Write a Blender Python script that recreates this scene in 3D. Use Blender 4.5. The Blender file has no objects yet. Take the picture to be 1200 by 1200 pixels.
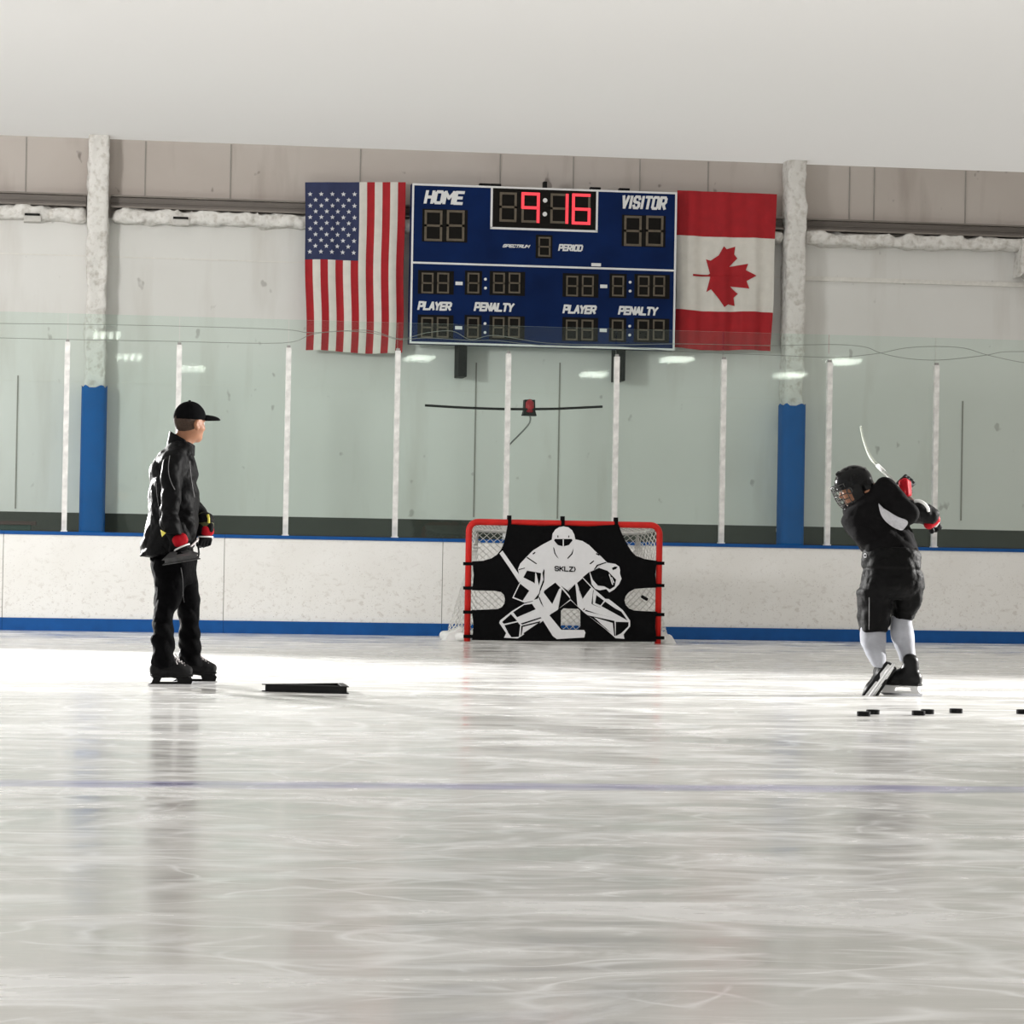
import bpy, math, random
import numpy as np
from mathutils import Vector, Matrix
from mathutils.geometry import tessellate_polygon

random.seed(3); np.random.seed(3)
S = bpy.context.scene
COL = S.collection

# ------------------------------------------------------------------ camera
FPX, CAMH = 3600.0, 0.87
YAW, PITCH, ROLL = math.radians(8.2), math.radians(.796), math.radians(1.0)
FWD = np.array([math.sin(YAW)*math.cos(PITCH), math.cos(YAW)*math.cos(PITCH), math.sin(PITCH)])
RGT = np.cross(FWD, [0, 0, 1]); RGT /= np.linalg.norm(RGT)
UPV = np.cross(RGT, FWD)
R2 = RGT*math.cos(ROLL) + UPV*math.sin(ROLL)
U2 = UPV*math.cos(ROLL) - RGT*math.sin(ROLL)
cam = bpy.data.objects.new('camera', bpy.data.cameras.new('camera')); COL.objects.link(cam)
m = Matrix(((R2[0], U2[0], -FWD[0], 0), (R2[1], U2[1], -FWD[1], 0), (R2[2], U2[2], -FWD[2], CAMH), (0, 0, 0, 1)))
cam.matrix_world = m
cam.data.sensor_width = 36; cam.data.lens = FPX/1200*36; cam.data.clip_end = 300
S.camera = cam

# ------------------------------------------------------------------ world, light, exposure
S.view_settings.view_transform = 'Standard'; S.view_settings.look = 'None'
S.view_settings.exposure = 0.0; S.view_settings.gamma = 1.0; S.view_settings.use_curve_mapping = False
w = bpy.data.worlds.new('arena_ambient'); S.world = w; w.use_nodes = True
WN, WL = w.node_tree.nodes, w.node_tree.links
_tc = WN.new('ShaderNodeTexCoord'); _sx = WN.new('ShaderNodeSeparateXYZ'); WL.new(_tc.outputs['Generated'], _sx.inputs[0])
_rp = WN.new('ShaderNodeValToRGB'); _mr = WN.new('ShaderNodeMapRange'); _mr.inputs[1].default_value = -1; WL.new(_sx.outputs[0], _mr.inputs[0]); WL.new(_mr.outputs[0], _rp.inputs[0])
_rp.color_ramp.elements[0].color = (1.0, 1.0, .99, 1); _rp.color_ramp.elements[1].color = (.50, .45, .385, 1)
WL.new(_rp.outputs[0], WN['Background'].inputs[0])
WN['Background'].inputs[1].default_value = .98
S.cycles.max_bounces = 8; S.cycles.diffuse_bounces = 4; S.cycles.glossy_bounces = 3; S.cycles.transparent_max_bounces = 12
LAMP = 26.0

def spot(name, loc, aim, power, size, blend=.6, radius=.35, col=(1, 1, 1)):
    l = bpy.data.lights.new(name, 'SPOT'); l.energy = power; l.spot_size = math.radians(size); l.spot_blend = blend
    l.shadow_soft_size = radius; l.color = col
    o = bpy.data.objects.new(name, l); COL.objects.link(o); o.location = loc
    o.rotation_euler = (Vector(aim)-Vector(loc)).to_track_quat('-Z', 'Y').to_euler(); return o
spot('flash_lamp', (-3.3, 28.8, 2.7), (2.6, 18.2, .2), 12500, 66, .9, .09, (1, .99, .97))
spot('flash_lamp', (13.6, 22.0, 2.9), (3.6, 18.2, .2), 10500, 64, .9, .09, (1, .98, .95))

spot('added_wall_fill', (-6.0, 22.0, 4.2), (.0, 35.0, 2.2), 3000, 80, 1., .8, (1, .99, .965))  # unseen fill light, added to brighten the left boards and wall

# ------------------------------------------------------------------ measuring helpers (camera ray to a real plane)
O3 = np.array([0, 0, CAMH])
def ray(px, py): return FWD + R2*((px-600)/FPX) + U2*((600-py)/FPX)
def gnd(px, py, z=0.0):
    d = ray(px, py); return O3 + d*((z-CAMH)/d[2])
def ypl(px, py, Y):
    d = ray(px, py); return O3 + d*(Y/d[1])

# ------------------------------------------------------------------ materials
MATS = {}
def mat(name, col, rough=.5, metal=0., var=.06, scale=20., spec=.5, emit=None, estr=0., bump=0., bscale=60., trans=0., alpha=None, coat=0., stretch=None):
    if name in MATS: return MATS[name]
    M = bpy.data.materials.new(name); M.use_nodes = True; nt = M.node_tree; N = nt.nodes; L = nt.links
    b = N['Principled BSDF']
    b.inputs['Roughness'].default_value = rough; b.inputs['Metallic'].default_value = metal
    b.inputs['Specular IOR Level'].default_value = spec
    b.inputs['Coat Weight'].default_value = coat
    b.inputs['Transmission Weight'].default_value = trans
    tc = N.new('ShaderNodeTexCoord'); co = tc.outputs['Object']
    if stretch:
        mp = N.new('ShaderNodeMapping'); mp.inputs['Scale'].default_value = stretch; L.new(co, mp.inputs[0]); co = mp.outputs[0]
    if var > 0:
        n = N.new('ShaderNodeTexNoise'); n.inputs['Scale'].default_value = scale; n.inputs['Detail'].default_value = 4
        L.new(co, n.inputs['Vector'])
        r = N.new('ShaderNodeValToRGB'); r.color_ramp.elements[0].position = .3; r.color_ramp.elements[1].position = .7
        a = [max(0, c*(1-var)) for c in col]; c2 = [min(1, c*(1+var)) for c in col]
        r.color_ramp.elements[0].color = (*a, 1); r.color_ramp.elements[1].color = (*c2, 1)
        L.new(n.outputs['Fac'], r.inputs[0]); L.new(r.outputs[0], b.inputs['Base Color'])
    else: b.inputs['Base Color'].default_value = (*col, 1)
    if emit:
        b.inputs['Emission Color'].default_value = (*emit, 1); b.inputs['Emission Strength'].default_value = estr
    if bump > 0:
        n2 = N.new('ShaderNodeTexNoise'); n2.inputs['Scale'].default_value = bscale; n2.inputs['Detail'].default_value = 3
        L.new(co, n2.inputs['Vector'])
        bp = N.new('ShaderNodeBump'); bp.inputs['Strength'].default_value = bump; bp.inputs['Distance'].default_value = .02
        L.new(n2.outputs['Fac'], bp.inputs['Height']); L.new(bp.outputs[0], b.inputs['Normal'])
    MATS[name] = M; return M

def nodes(name):
    M = bpy.data.materials.new(name); M.use_nodes = True; MATS[name] = M
    return M, M.node_tree.nodes, M.node_tree.links, M.node_tree.nodes['Principled BSDF']
def noise(N, L, co, scale, detail=4, stretch=None, rot=0, loc=(0, 0, 0), dist=0, rough=.5):
    mp = N.new('ShaderNodeMapping'); mp.inputs['Scale'].default_value = stretch or (1, 1, 1); mp.inputs['Rotation'].default_value = (0, 0, rot)
    mp.inputs['Location'].default_value = loc; L.new(co, mp.inputs[0])
    n = N.new('ShaderNodeTexNoise'); n.inputs['Scale'].default_value = scale; n.inputs['Detail'].default_value = detail
    n.inputs['Distortion'].default_value = dist; n.inputs['Roughness'].default_value = rough
    L.new(mp.outputs[0], n.inputs['Vector']); return n.outputs['Fac']
def ramp(N, L, fac, stops):
    r = N.new('ShaderNodeValToRGB'); e = r.color_ramp.elements
    while len(e) < len(stops): e.new(.5)
    for k, (p, c) in enumerate(stops):
        e[k].position = p; e[k].color = (c, c, c, 1) if isinstance(c, (int, float)) else (*c, 1)
    L.new(fac, r.inputs[0]); return r.outputs[0]
def mix(N, L, fac, a, b, mode='MIX'):
    x = N.new('ShaderNodeMix'); x.data_type = 'RGBA'; x.blend_type = mode
    for sock, v in ((x.inputs[0], fac), (x.inputs[6], a), (x.inputs[7], b)):
        if isinstance(v, (int, float)): sock.default_value = v if sock == x.inputs[0] else (v, v, v, 1)
        elif isinstance(v, tuple): sock.default_value = (*v, 1)
        else: L.new(v, sock)
    return x.outputs[2]
def math_(N, L, op, a, b=0., c=None):
    x = N.new('ShaderNodeMath'); x.operation = op
    for i, v in enumerate((a, b, c)):
        if v is None: continue
        if isinstance(v, (int, float)): x.inputs[i].default_value = v
        else: L.new(v, x.inputs[i])
    return x.outputs[0]

def ice_material():
    M, N, L, b = nodes('rink_ice')
    tc = N.new('ShaderNodeTexCoord'); co = tc.outputs['Object']
    cloud = noise(N, L, co, .5, 5, (.8, 1, 1), 0, (0, 0, 0), .6)
    base = mix(N, L, ramp(N, L, cloud, [(.36, 0.), (.64, 1.)]), (.68, .67, .645), (.80, .79, .77))
    # soft snow streaks and swirls left by the blades
    s1 = noise(N, L, co, 1.6, 6, (.55, 1.1, 1), .12, (3, 1, 0), 1.2, .62)
    base = mix(N, L, ramp(N, L, s1, [(.50, 0.), (.64, .85)]), base, (.90, .90, .90))
    s2 = noise(N, L, co, 2.6, 6, (.5, 1.0, 1), -.4, (7, 2, 0), 1.8, .65)
    base = mix(N, L, ramp(N, L, s2, [(.56, 0.), (.68, .85)]), base, (.92, .92, .92))
    # thin curved scratches: narrow bands round the middle value of distorted noises
    for sc, st, ro, lo, wd in ((.8, (.7, 1.2, 1), .2, (1, 5, 0), .012), (1.3, (.6, 1.1, 1), -.5, (4, 9, 0), .012), (.55, (1, .8, 1), .9, (8, 3, 0), .010), (2.1, (.5, 1, 1), .1, (2, 2, 0), .012), (1.7, (.8, 1, 1), 1.2, (6, 1, 0), .010)):
        f = noise(N, L, co, sc, 1.5, st, ro, lo, .5)
        d = math_(N, L, 'ABSOLUTE', math_(N, L, 'SUBTRACT', f, .5))
        k = ramp(N, L, d, [(0., 1.), (wd*1.5, 0.)])
        brk = ramp(N, L, noise(N, L, co, 2.5, 2, None, 0, (lo[1], lo[0], 0)), [(.44, 0.), (.54, 1.)])
        base = mix(N, L, math_(N, L, 'MULTIPLY', k, brk), base, (.98, .98, .98))
    # the faded blue line painted under the ice
    sx = N.new('ShaderNodeSeparateXYZ'); L.new(co, sx.inputs[0])
    wob = math_(N, L, 'MULTIPLY', math_(N, L, 'SUBTRACT', noise(N, L, co, 3.0, 5), .5), .22)
    yy = math_(N, L, 'ABSOLUTE', math_(N, L, 'SUBTRACT', math_(N, L, 'ADD', sx.outputs[1], wob), 11.43))
    ln = ramp(N, L, yy, [(.0, 1.), (.12, .85), (.20, 0.)])
    ln = math_(N, L, 'MULTIPLY', ln, ramp(N, L, noise(N, L, co, 2.0, 4, (1, 2, 1)), [(.3, .45), (.62, .9)]))
    base = mix(N, L, ln, base, (.37, .36, .57))
    L.new(base, b.inputs['Base Color'])
    ro = ramp(N, L, s1, [(.35, .08), (.7, .34)])
    L.new(ro, b.inputs['Roughness']); b.inputs['Specular IOR Level'].default_value = .19
    bp = N.new('ShaderNodeBump'); bp.inputs['Strength'].default_value = .12; bp.inputs['Distance'].default_value = .006
    L.new(noise(N, L, co, 14, 5, (.5, 1.2, 1)), bp.inputs['Height']); L.new(bp.outputs[0], b.inputs['Normal'])
    return M
def board_material():
    M, N, L, b = nodes('scuffed_white_board')
    tc = N.new('ShaderNodeTexCoord'); co = tc.outputs['Object']
    sp = noise(N, L, co, 17, 4, (1, 1, 1.3), 0, (0, 0, 0), .6); big = noise(N, L, co, 1.8, 3)
    sx = N.new('ShaderNodeSeparateXYZ'); L.new(co, sx.inputs[0])
    low = ramp(N, L, sx.outputs[2], [(.1, 1.), (.95, .25)])
    col = mix(N, L, ramp(N, L, big, [(.3, 0.), (.7, 1.)]), (.89, .88, .86), (.83, .815, .785))
    k = math_(N, L, 'MULTIPLY', ramp(N, L, sp, [(.56, 0.), (.70, .6)]), low)
    col = mix(N, L, k, col, (.56, .52, .48))
    sp2 = noise(N, L, co, 60, 2, (1, 1, 1.6), 0, (3, 3, 3))
    col = mix(N, L, math_(N, L, 'MULTIPLY', ramp(N, L, sp2, [(.66, 0.), (.72, .8)]), low), col, (.28, .25, .24))
    L.new(col, b.inputs['Base Color']); b.inputs['Roughness'].default_value = .45; b.inputs['Specular IOR Level'].default_value = .3
    return M
def wall_material(name, c1, c2, cs, vs, zb=None):
    """painted sheet wall: soft mottling, brown stains running down, optional dark base band"""
    M, N, L, b = nodes(name)
    tc = N.new('ShaderNodeTexCoord'); co = tc.outputs['Object']
    col = mix(N, L, ramp(N, L, noise(N, L, co, .5, 4), [(.35, 0.), (.65, 1.)]), c1, c2)
    st = noise(N, L, co, 2.0, 5, (1.6, 1, .25))
    col = mix(N, L, ramp(N, L, st, [(.56, 0.), (.78, vs)]), col, cs)
    sp = noise(N, L, co, 6, 2, (1, 1, .7), 0, (5, 1, 2))
    col = mix(N, L, ramp(N, L, sp, [(.71, 0.), (.76, vs)]), col, (.10, .08, .07))
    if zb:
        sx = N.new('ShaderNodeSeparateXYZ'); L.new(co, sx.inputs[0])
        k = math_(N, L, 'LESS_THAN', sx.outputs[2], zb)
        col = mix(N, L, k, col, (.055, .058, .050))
    L.new(col, b.inputs['Base Color']); b.inputs['Roughness'].default_value = .7; b.inputs['Specular IOR Level'].default_value = .2
    return M
def glass_material():
    M, N, L, b = nodes('rink_glass'); N.remove(b); out = N['Material Output']
    t = N.new('ShaderNodeBsdfTransparent'); t.inputs[0].default_value = (.94, .985, .968, 1)
    g = N.new('ShaderNodeBsdfGlossy'); g.inputs['Roughness'].default_value = .02; g.inputs[0].default_value = (.9, 1, .95, 1)
    fr = N.new('ShaderNodeFresnel'); fr.inputs[0].default_value = 1.28
    x = N.new('ShaderNodeMixShader'); L.new(fr.outputs[0], x.inputs[0]); L.new(t.outputs[0], x.inputs[1]); L.new(g.outputs[0], x.inputs[2])
    L.new(x.outputs[0], out.inputs[0]); return M
def foam_material():
    M, N, L, b = nodes('sprayed_white_foam')
    tc = N.new('ShaderNodeTexCoord'); co = tc.outputs['Object']
    n = noise(N, L, co, 16, 6); n2 = noise(N, L, co, 5, 4)
    col = mix(N, L, ramp(N, L, n, [(.3, 0.), (.52, 1.)]), (.54, .51, .47), (.74, .72, .69))
    col = mix(N, L, ramp(N, L, n2, [(.62, 0.), (.8, .6)]), col, (.35, .31, .27))
    L.new(col, b.inputs['Base Color']); b.inputs['Roughness'].default_value = .9
    bp = N.new('ShaderNodeBump'); bp.inputs['Strength'].default_value = .6; bp.inputs['Distance'].default_value = .04
    L.new(n, bp.inputs['Height']); L.new(bp.outputs[0], b.inputs['Normal']); return M

ICE = ice_material(); BOARD = board_material(); GLASS = glass_material(); FOAM = foam_material()
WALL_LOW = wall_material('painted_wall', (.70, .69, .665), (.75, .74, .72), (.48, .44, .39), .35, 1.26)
WALL_UP = wall_material('insulated_upper_wall', (.47, .42, .385), (.53, .485, .45), (.30, .25, .22), .6)
def roof_material():  # translucency is made up, to whiten the ceiling and add overhead fill
    M, N, L, b = nodes('light_passing_fill_ceiling'); N.remove(b); out = N['Material Output']
    tr = N.new('ShaderNodeBsdfTranslucent'); tr.inputs[0].default_value = (.93, .93, .92, 1)
    df = N.new('ShaderNodeBsdfDiffuse'); df.inputs[0].default_value = (.88, .88, .87, 1)
    x = N.new('ShaderNodeMixShader'); x.inputs[0].default_value = .62; L.new(df.outputs[0], x.inputs[1]); L.new(tr.outputs[0], x.inputs[2]); L.new(x.outputs[0], out.inputs[0]); return M
CEIL = roof_material()
BLUE = mat('blue_plastic', (.006, .080, .29), .5, var=.12, scale=8, spec=.2)
PADBLUE = mat('blue_vinyl_pad', (.002, .095, .34), .6, var=.1, scale=3, spec=.08)
STEELW = mat('painted_white_post', (.78, .77, .75), .35, var=.18, scale=14, metal=.0)
DARKM = mat('dark_metal', (.010, .010, .010), .6, spec=.1)
GIRT = mat('dull_girt_steel', (.20, .175, .155), .6, var=.15, scale=3, stretch=(.3, 1, 8))
SEAM = mat('panel_seam_line', (.30, .285, .26), .8)  # grey-brown joints of the wall sheets and board panels
RED = mat('red_enamel', (.60, .016, .012), .35, var=.1, scale=10, spec=.25)
WHITEPAD = mat('white_pad_vinyl', (.82, .82, .81), .5, var=.04)
NET = mat('white_net_cord', (.80, .79, .76), .8, var=.05)
SHEET = mat('black_target_fabric', (.004, .004, .0045), .85, var=.2, scale=30, spec=.08, bump=.1, bscale=25)
ARTW = mat('white_print', (.78, .78, .80), .6, var=.02)
ARTB = mat('black_print', (.004, .004, .0045), .85, var=.1, spec=.08)
SBBLUE = mat('scoreboard_blue', (.0025, .014, .072), .5, var=.25, scale=2, spec=.08)
SBWHITE = mat('scoreboard_white', (.72, .72, .72), .5, var=.02)
SBWIN = mat('digit_window', (.008, .007, .006), .6, var=.1, spec=.1)
SEGOFF = mat('unlit_segment', (.13, .108, .082), .6, var=.1, spec=.1)
SEGON = mat('lit_red_segment', (.3, .01, .01), .5, var=0, emit=(1, .06, .085), estr=1.0)
FRED = mat('red_flag_cloth', (.36, .006, .012), .8, var=.1, scale=9)
FWHITE = mat('white_flag_cloth', (.66, .63, .58), .8, var=.05, scale=9)
FBLUE = mat('navy_flag_cloth', (.020, .028, .085), .8, var=.1, scale=9)
CLOTH = mat('black_nylon', (.0050, .0051, .0057), .58, var=.3, scale=12, spec=.07, bump=.8, bscale=11)
PANTS = mat('black_trouser_cloth', (.0026, .0026, .003), .8, var=.3, scale=12, spec=.03, bump=.6, bscale=16)
CAPM = mat('black_cap_cloth', (.004, .004, .0045), .9, var=.2, spec=.04, bump=.1, bscale=150)
SKIN = mat('skin', (.34, .15, .078), .55, var=.1, scale=25)
HAIR = mat('short_brown_hair', (.045, .024, .014), .8, var=.3, scale=80, bump=.4, bscale=250)
GLOVE = mat('black_glove_leather', (.0045, .0045, .005), .6, var=.3, scale=25, spec=.07, bump=.2, bscale=50)
GRED = mat('red_glove_leather', (.34, .004, .011), .6, var=.2, scale=25, spec=.1)
GWHITE = mat('white_trim', (.8, .8, .79), .5, var=.03)
GYEL = mat('yellow_trim', (.75, .66, .10), .5, var=.1)
OLIVE = mat('olive_lining', (.055, .060, .012), .7, var=.2)
BOOT = mat('black_skate_boot', (.008, .008, .0085), .6, var=.35, scale=40, spec=.12, bump=.15, bscale=60)
BOOTG = mat('glossy_black_boot', (.007, .007, .0075), .4, var=.3, scale=40, spec=.15)
STEEL = mat('skate_steel', (.6, .6, .62), .25, metal=1., var=.05)
LACE = mat('pale_lace', (.60, .56, .56), .8, var=.1)
JERSEY = mat('black_jersey', (.006, .0057, .0062), .85, var=.2, scale=10, spec=.06, bump=.4, bscale=14)
JGREY = mat('grey_white_mesh_panel', (.50, .50, .53), .8, var=.1, scale=60)
SOCK = mat('pale_grey_sock', (.36, .37, .41), .9, var=.12, scale=14, bump=.2, bscale=20)
HPANT = mat('black_hockey_pants', (.0034, .0034, .0036), .6, var=.2, scale=10, spec=.08, bump=.6, bscale=14)
HELM = mat('glossy_black_helmet', (.004, .004, .0045), .16, var=.1, scale=10, spec=.16)
CAGEM = mat('dark_cage_wire', (.05, .05, .05), .3, metal=.7)
RUBBER = mat('black_rubber', (.009, .009, .0095), .7, var=.2, spec=.1)
PLAST = mat('dark_grey_plastic', (.013, .013, .0135), .5, spec=.15, var=.2, scale=30)
STICKW = mat('pale_stick_blade', (.62, .66, .58), .4, var=.08)
STICKG = mat('grey_stick_shaft', (.22, .23, .21), .35, var=.2)

# ------------------------------------------------------------------ object helpers
def tag(o, label=None, cat=None, group=None, kind=None):
    if label: o['label'] = label
    if cat: o['category'] = cat
    if group: o['group'] = group
    if kind: o['kind'] = kind
    return o
def origin(o):
    v = Vector((0, 0, 0))
    while o: v += o.location; o = o.parent
    return np.array(v)
def empty(name, loc, label=None, cat=None, group=None):
    o = bpy.data.objects.new(name, None); COL.objects.link(o); o.location = [float(c) for c in loc]; o.empty_display_size = .1
    return tag(o, label, cat, group)
def link(name, verts, faces, mats, parent=None, mi=None, smooth=False, loc=None):
    V = np.asarray(verts, float).reshape(-1, 3)
    if parent is not None: base = origin(parent)
    else: base = np.array(loc if loc is not None else V.min(0)*[.5, .5, 1] + V.max(0)*[.5, .5, 0])
    me = bpy.data.meshes.new(name); me.from_pydata((V-base).tolist(), [], [tuple(int(i) for i in f) for f in faces])
    for x in (mats if isinstance(mats, (list, tuple)) else [mats]): me.materials.append(x)
    if mi is not None: me.polygons.foreach_set('material_index', np.asarray(mi, np.int32))
    if smooth: me.polygons.foreach_set('use_smooth', np.ones(len(me.polygons), bool))
    me.update()
    o = bpy.data.objects.new(name, me); COL.objects.link(o)
    if parent is not None: o.parent = parent
    else: o.location = base.tolist()
    return o
class MB:
    def __init__(s): s.v = []; s.f = []; s.mi = []
    def add(s, v, f, mi=0):
        n = len(s.v); s.v += [tuple(map(float, p)) for p in v]; s.f += [tuple(i+n for i in q) for q in f]; s.mi += [mi]*len(f); return s
    def box(s, lo, hi, mi=0):
        x0, y0, z0 = lo; x1, y1, z1 = hi
        return s.add([(x0, y0, z0), (x1, y0, z0), (x1, y1, z0), (x0, y1, z0), (x0, y0, z1), (x1, y0, z1), (x1, y1, z1), (x0, y1, z1)],
                     [(0, 3, 2, 1), (4, 5, 6, 7), (0, 1, 5, 4), (1, 2, 6, 5), (2, 3, 7, 6), (3, 0, 4, 7)], mi)
    def tube(s, pts, r, n=10, mi=0, cap=True, closed=False):
        P = [np.array(p, float) for p in pts]; k = len(P); rr = r if isinstance(r, (list, tuple, np.ndarray)) else [r]*k
        prev = None; V = []
        for i in range(k):
            if closed: t = P[(i+1) % k]-P[i-1]
            else: t = P[min(i+1, k-1)]-P[max(i-1, 0)]
            t = t/(np.linalg.norm(t)+1e-12)
            if prev is None:
                a = np.array([0, 0, 1.]) if abs(t[2]) < .9 else np.array([1., 0, 0])
                u = np.cross(t, a)
            else: u = prev-t*(prev@t)
            u /= np.linalg.norm(u); prev = u; v = np.cross(t, u)
            for j in range(n):
                a = 2*math.pi*(j+.5)/n; V.append(P[i]+rr[i]*(u*math.cos(a)+v*math.sin(a)))
        F = []
        for i in range(k if closed else k-1):
            i2 = (i+1) % k
            for j in range(n):
                j2 = (j+1) % n; F.append((i*n+j, i*n+j2, i2*n+j2, i2*n+j))
        if cap and not closed: F += [tuple(range(n))[::-1], tuple((k-1)*n+j for j in range(n))]
        return s.add(V, F, mi)
    def prism(s, loops, depth_vec, mi=0, org=None):
        """flat polygon (outer loop + holes, 3-D points on one plane) given thickness along depth_vec"""
        d = np.array(depth_vec, float)
        L3 = [[Vector(tuple(map(float, p))) for p in lp] for lp in loops]
        tri = tessellate_polygon(L3); flat = [np.array(p) for lp in L3 for p in lp]; n = len(flat)
        V = flat+[p+d for p in flat]; F = []
        for a, b, c in tri:
            nrm = np.cross(flat[b]-flat[a], flat[c]-flat[a])
            if nrm@d > 0: a, c = c, a
            F += [(a, b, c), (c+n, b+n, a+n)]
        k = 0
        for lp in loops:
            q = len(lp)
            for i in range(q): F.append((k+i, k+(i+1) % q, k+(i+1) % q+n, k+i+n))
            k += q
        return s.add(V, F, mi)
    def build(s, name, mats, parent=None, smooth=False, loc=None):
        return link(name, s.v, s.f, mats, parent, s.mi, smooth, loc)
def autosmooth(o, ang=40):
    me = o.data
    import bmesh
    bm = bmesh.new(); bm.from_mesh(me); bmesh.ops.recalc_face_normals(bm, faces=bm.faces)
    for f in bm.faces: f.smooth = True
    for e in bm.edges:
        if len(e.link_faces) == 2 and e.calc_face_angle(0) > math.radians(ang): e.smooth = False
    bm.to_mesh(me); bm.free(); return o
def struct(o): o['kind'] = 'structure'; return o
def catmull(pts, n=8, closed=False):
    P = [np.array(p, float) for p in pts]; out = []; k = len(P)
    rng = range(k) if closed else range(k-1)
    for i in rng:
        if closed: p0, p1, p2, p3 = P[i-1], P[i], P[(i+1) % k], P[(i+2) % k]
        else: p0, p1, p2, p3 = P[max(i-1, 0)], P[i], P[i+1], P[min(i+2, k-1)]
        for t in np.linspace(0, 1, n, endpoint=False):
            out.append(.5*((2*p1)+(p2-p0)*t+(2*p0-5*p1+4*p2-p3)*t*t+(3*p1-p0-3*p2+p3)*t**3))
    if not closed: out.append(P[-1])
    return out

# ------------------------------------------------------------------ solid sculpting: signed distances turned into one closed surface
_LAT = np.random.RandomState(5).rand(32, 32, 32).astype(np.float32)*2-1
def vnoise(P, freq, off=0.):
    q = P*np.asarray(freq, np.float32)+off; i = np.floor(q).astype(np.int32); f = q-i; f = f*f*(3-2*f); out = 0
    for a in (0, 1):
        for b in (0, 1):
            for c in (0, 1):
                wgt = (f[..., 0] if a else 1-f[..., 0])*(f[..., 1] if b else 1-f[..., 1])*(f[..., 2] if c else 1-f[..., 2])
                out = out+wgt*_LAT[(i[..., 0]+a) % 32, (i[..., 1]+b) % 32, (i[..., 2]+c) % 32]
    return out
def smin(a, b, k):
    if k <= 0: return np.minimum(a, b)
    h = np.clip(.5+.5*(b-a)/k, 0, 1); return b*(1-h)+a*h-k*h*(1-h)
def rcone(a, b, ra, rb, flat=None):
    a = np.array(a, np.float32); b = np.array(b, np.float32)
    def f(P):
        Q = P
        if flat is not None:
            n = np.array(flat[0], np.float32); n = n/np.linalg.norm(n); s = flat[1]
            Q = P+((P-a)@n)[..., None]*n*(1/s-1)
        ab = b-a; t = np.clip(((Q-a)@ab)/(ab@ab+1e-9), 0, 1)
        return np.linalg.norm(Q-a-t[..., None]*ab, axis=-1)-(ra+(rb-ra)*t)
    return f
def ell(c, r, R=None):
    c = np.array(c, np.float32); r = np.array(r, np.float32)
    def f(P):
        q = P-c
        if R is not None: q = q@np.array(R, np.float32)
        k0 = np.linalg.norm(q/r, axis=-1); k1 = np.linalg.norm(q/(r*r), axis=-1)
        return k0*(k0-1)/(k1+1e-9)
    return f
def rbox(c, h, R=None, rad=.01):
    c = np.array(c, np.float32); h = np.array(h, np.float32)-rad
    def f(P):
        q = P-c
        if R is not None: q = q@np.array(R, np.float32)
        q = np.abs(q)-h
        return np.linalg.norm(np.maximum(q, 0), axis=-1)+np.minimum(q.max(-1), 0)-rad
    return f
def plane(p, n):
    p = np.array(p, np.float32); n = np.array(n, np.float32); n = n/np.linalg.norm(n)
    return lambda P: (P-p)@n
def loft(rows, power=2.2):
    """stack of ellipses: rows of (z, cx, cy, rx, ry)"""
    R = np.array(sorted(rows), float); D = np.array(catmull(R, 6)); D = D[np.argsort(D[:, 0])]
    def f(P):
        z = P[..., 2]; cx, cy, rx, ry = (np.interp(z, D[:, 0], D[:, k]).astype(np.float32) for k in (1, 2, 3, 4))
        q = (np.abs((P[..., 0]-cx)/rx)**power+np.abs((P[..., 1]-cy)/ry)**power+1e-12)**(1/power)
        d = (q-1)*np.minimum(rx, ry)
        return -smin(-d, -np.maximum(z-D[-1, 0], D[0, 0]-z), .015)
    return f
def surface_nets(D, o, h):
    sgn = D < 0; C = np.zeros(tuple(k-1 for k in D.shape), bool); al = np.ones_like(C)
    for a in (0, 1):
        for b in (0, 1):
            for c in (0, 1):
                q = sgn[a:a+C.shape[0], b:b+C.shape[1], c:c+C.shape[2]]; C |= q; al &= q
    act = C & ~al; A = np.argwhere(act); idx = -np.ones(act.shape, np.int64); idx[act] = np.arange(len(A))
    cnt = np.zeros(len(A)); sm = np.zeros((len(A), 3))
    for ax in range(3):
        for u in (0, 1):
            for v in (0, 1):
                off = np.zeros(3, int); off[(ax+1) % 3] = u; off[(ax+2) % 3] = v; p = A+off; q = p.copy(); q[:, ax] += 1
                d0 = D[p[:, 0], p[:, 1], p[:, 2]]; d1 = D[q[:, 0], q[:, 1], q[:, 2]]; mk = (d0 < 0) != (d1 < 0); t = np.where(mk, d0/np.where(mk, d0-d1, 1), 0)
                cnt += mk
                for k in range(3): sm[:, k] += mk*(t if k == ax else off[k])
    V = (A+sm/cnt[:, None])*h+o; F = []
    for ax in range(3):
        b1, b2 = (ax+1) % 3, (ax+2) % 3; sl0 = [slice(None)]*3; sl1 = [slice(None)]*3; sl0[ax] = slice(0, -1); sl1[ax] = slice(1, None)
        E = np.argwhere(sgn[tuple(sl0)] != sgn[tuple(sl1)])
        E = E[(E[:, b1] > 0) & (E[:, b2] > 0) & (E[:, b1] < D.shape[b1]-1) & (E[:, b2] < D.shape[b2]-1)]
        if not len(E): continue
        q = []
        for d1, d2 in ((-1, -1), (0, -1), (0, 0), (-1, 0)):
            c = E.copy(); c[:, b1] += d1; c[:, b2] += d2; q.append(idx[c[:, 0], c[:, 1], c[:, 2]])
        q = np.stack(q, 1); ins = sgn[E[:, 0], E[:, 1], E[:, 2]]; q[~ins] = q[~ins][:, ::-1]; F.append(q)
    return V, np.concatenate(F)
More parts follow.
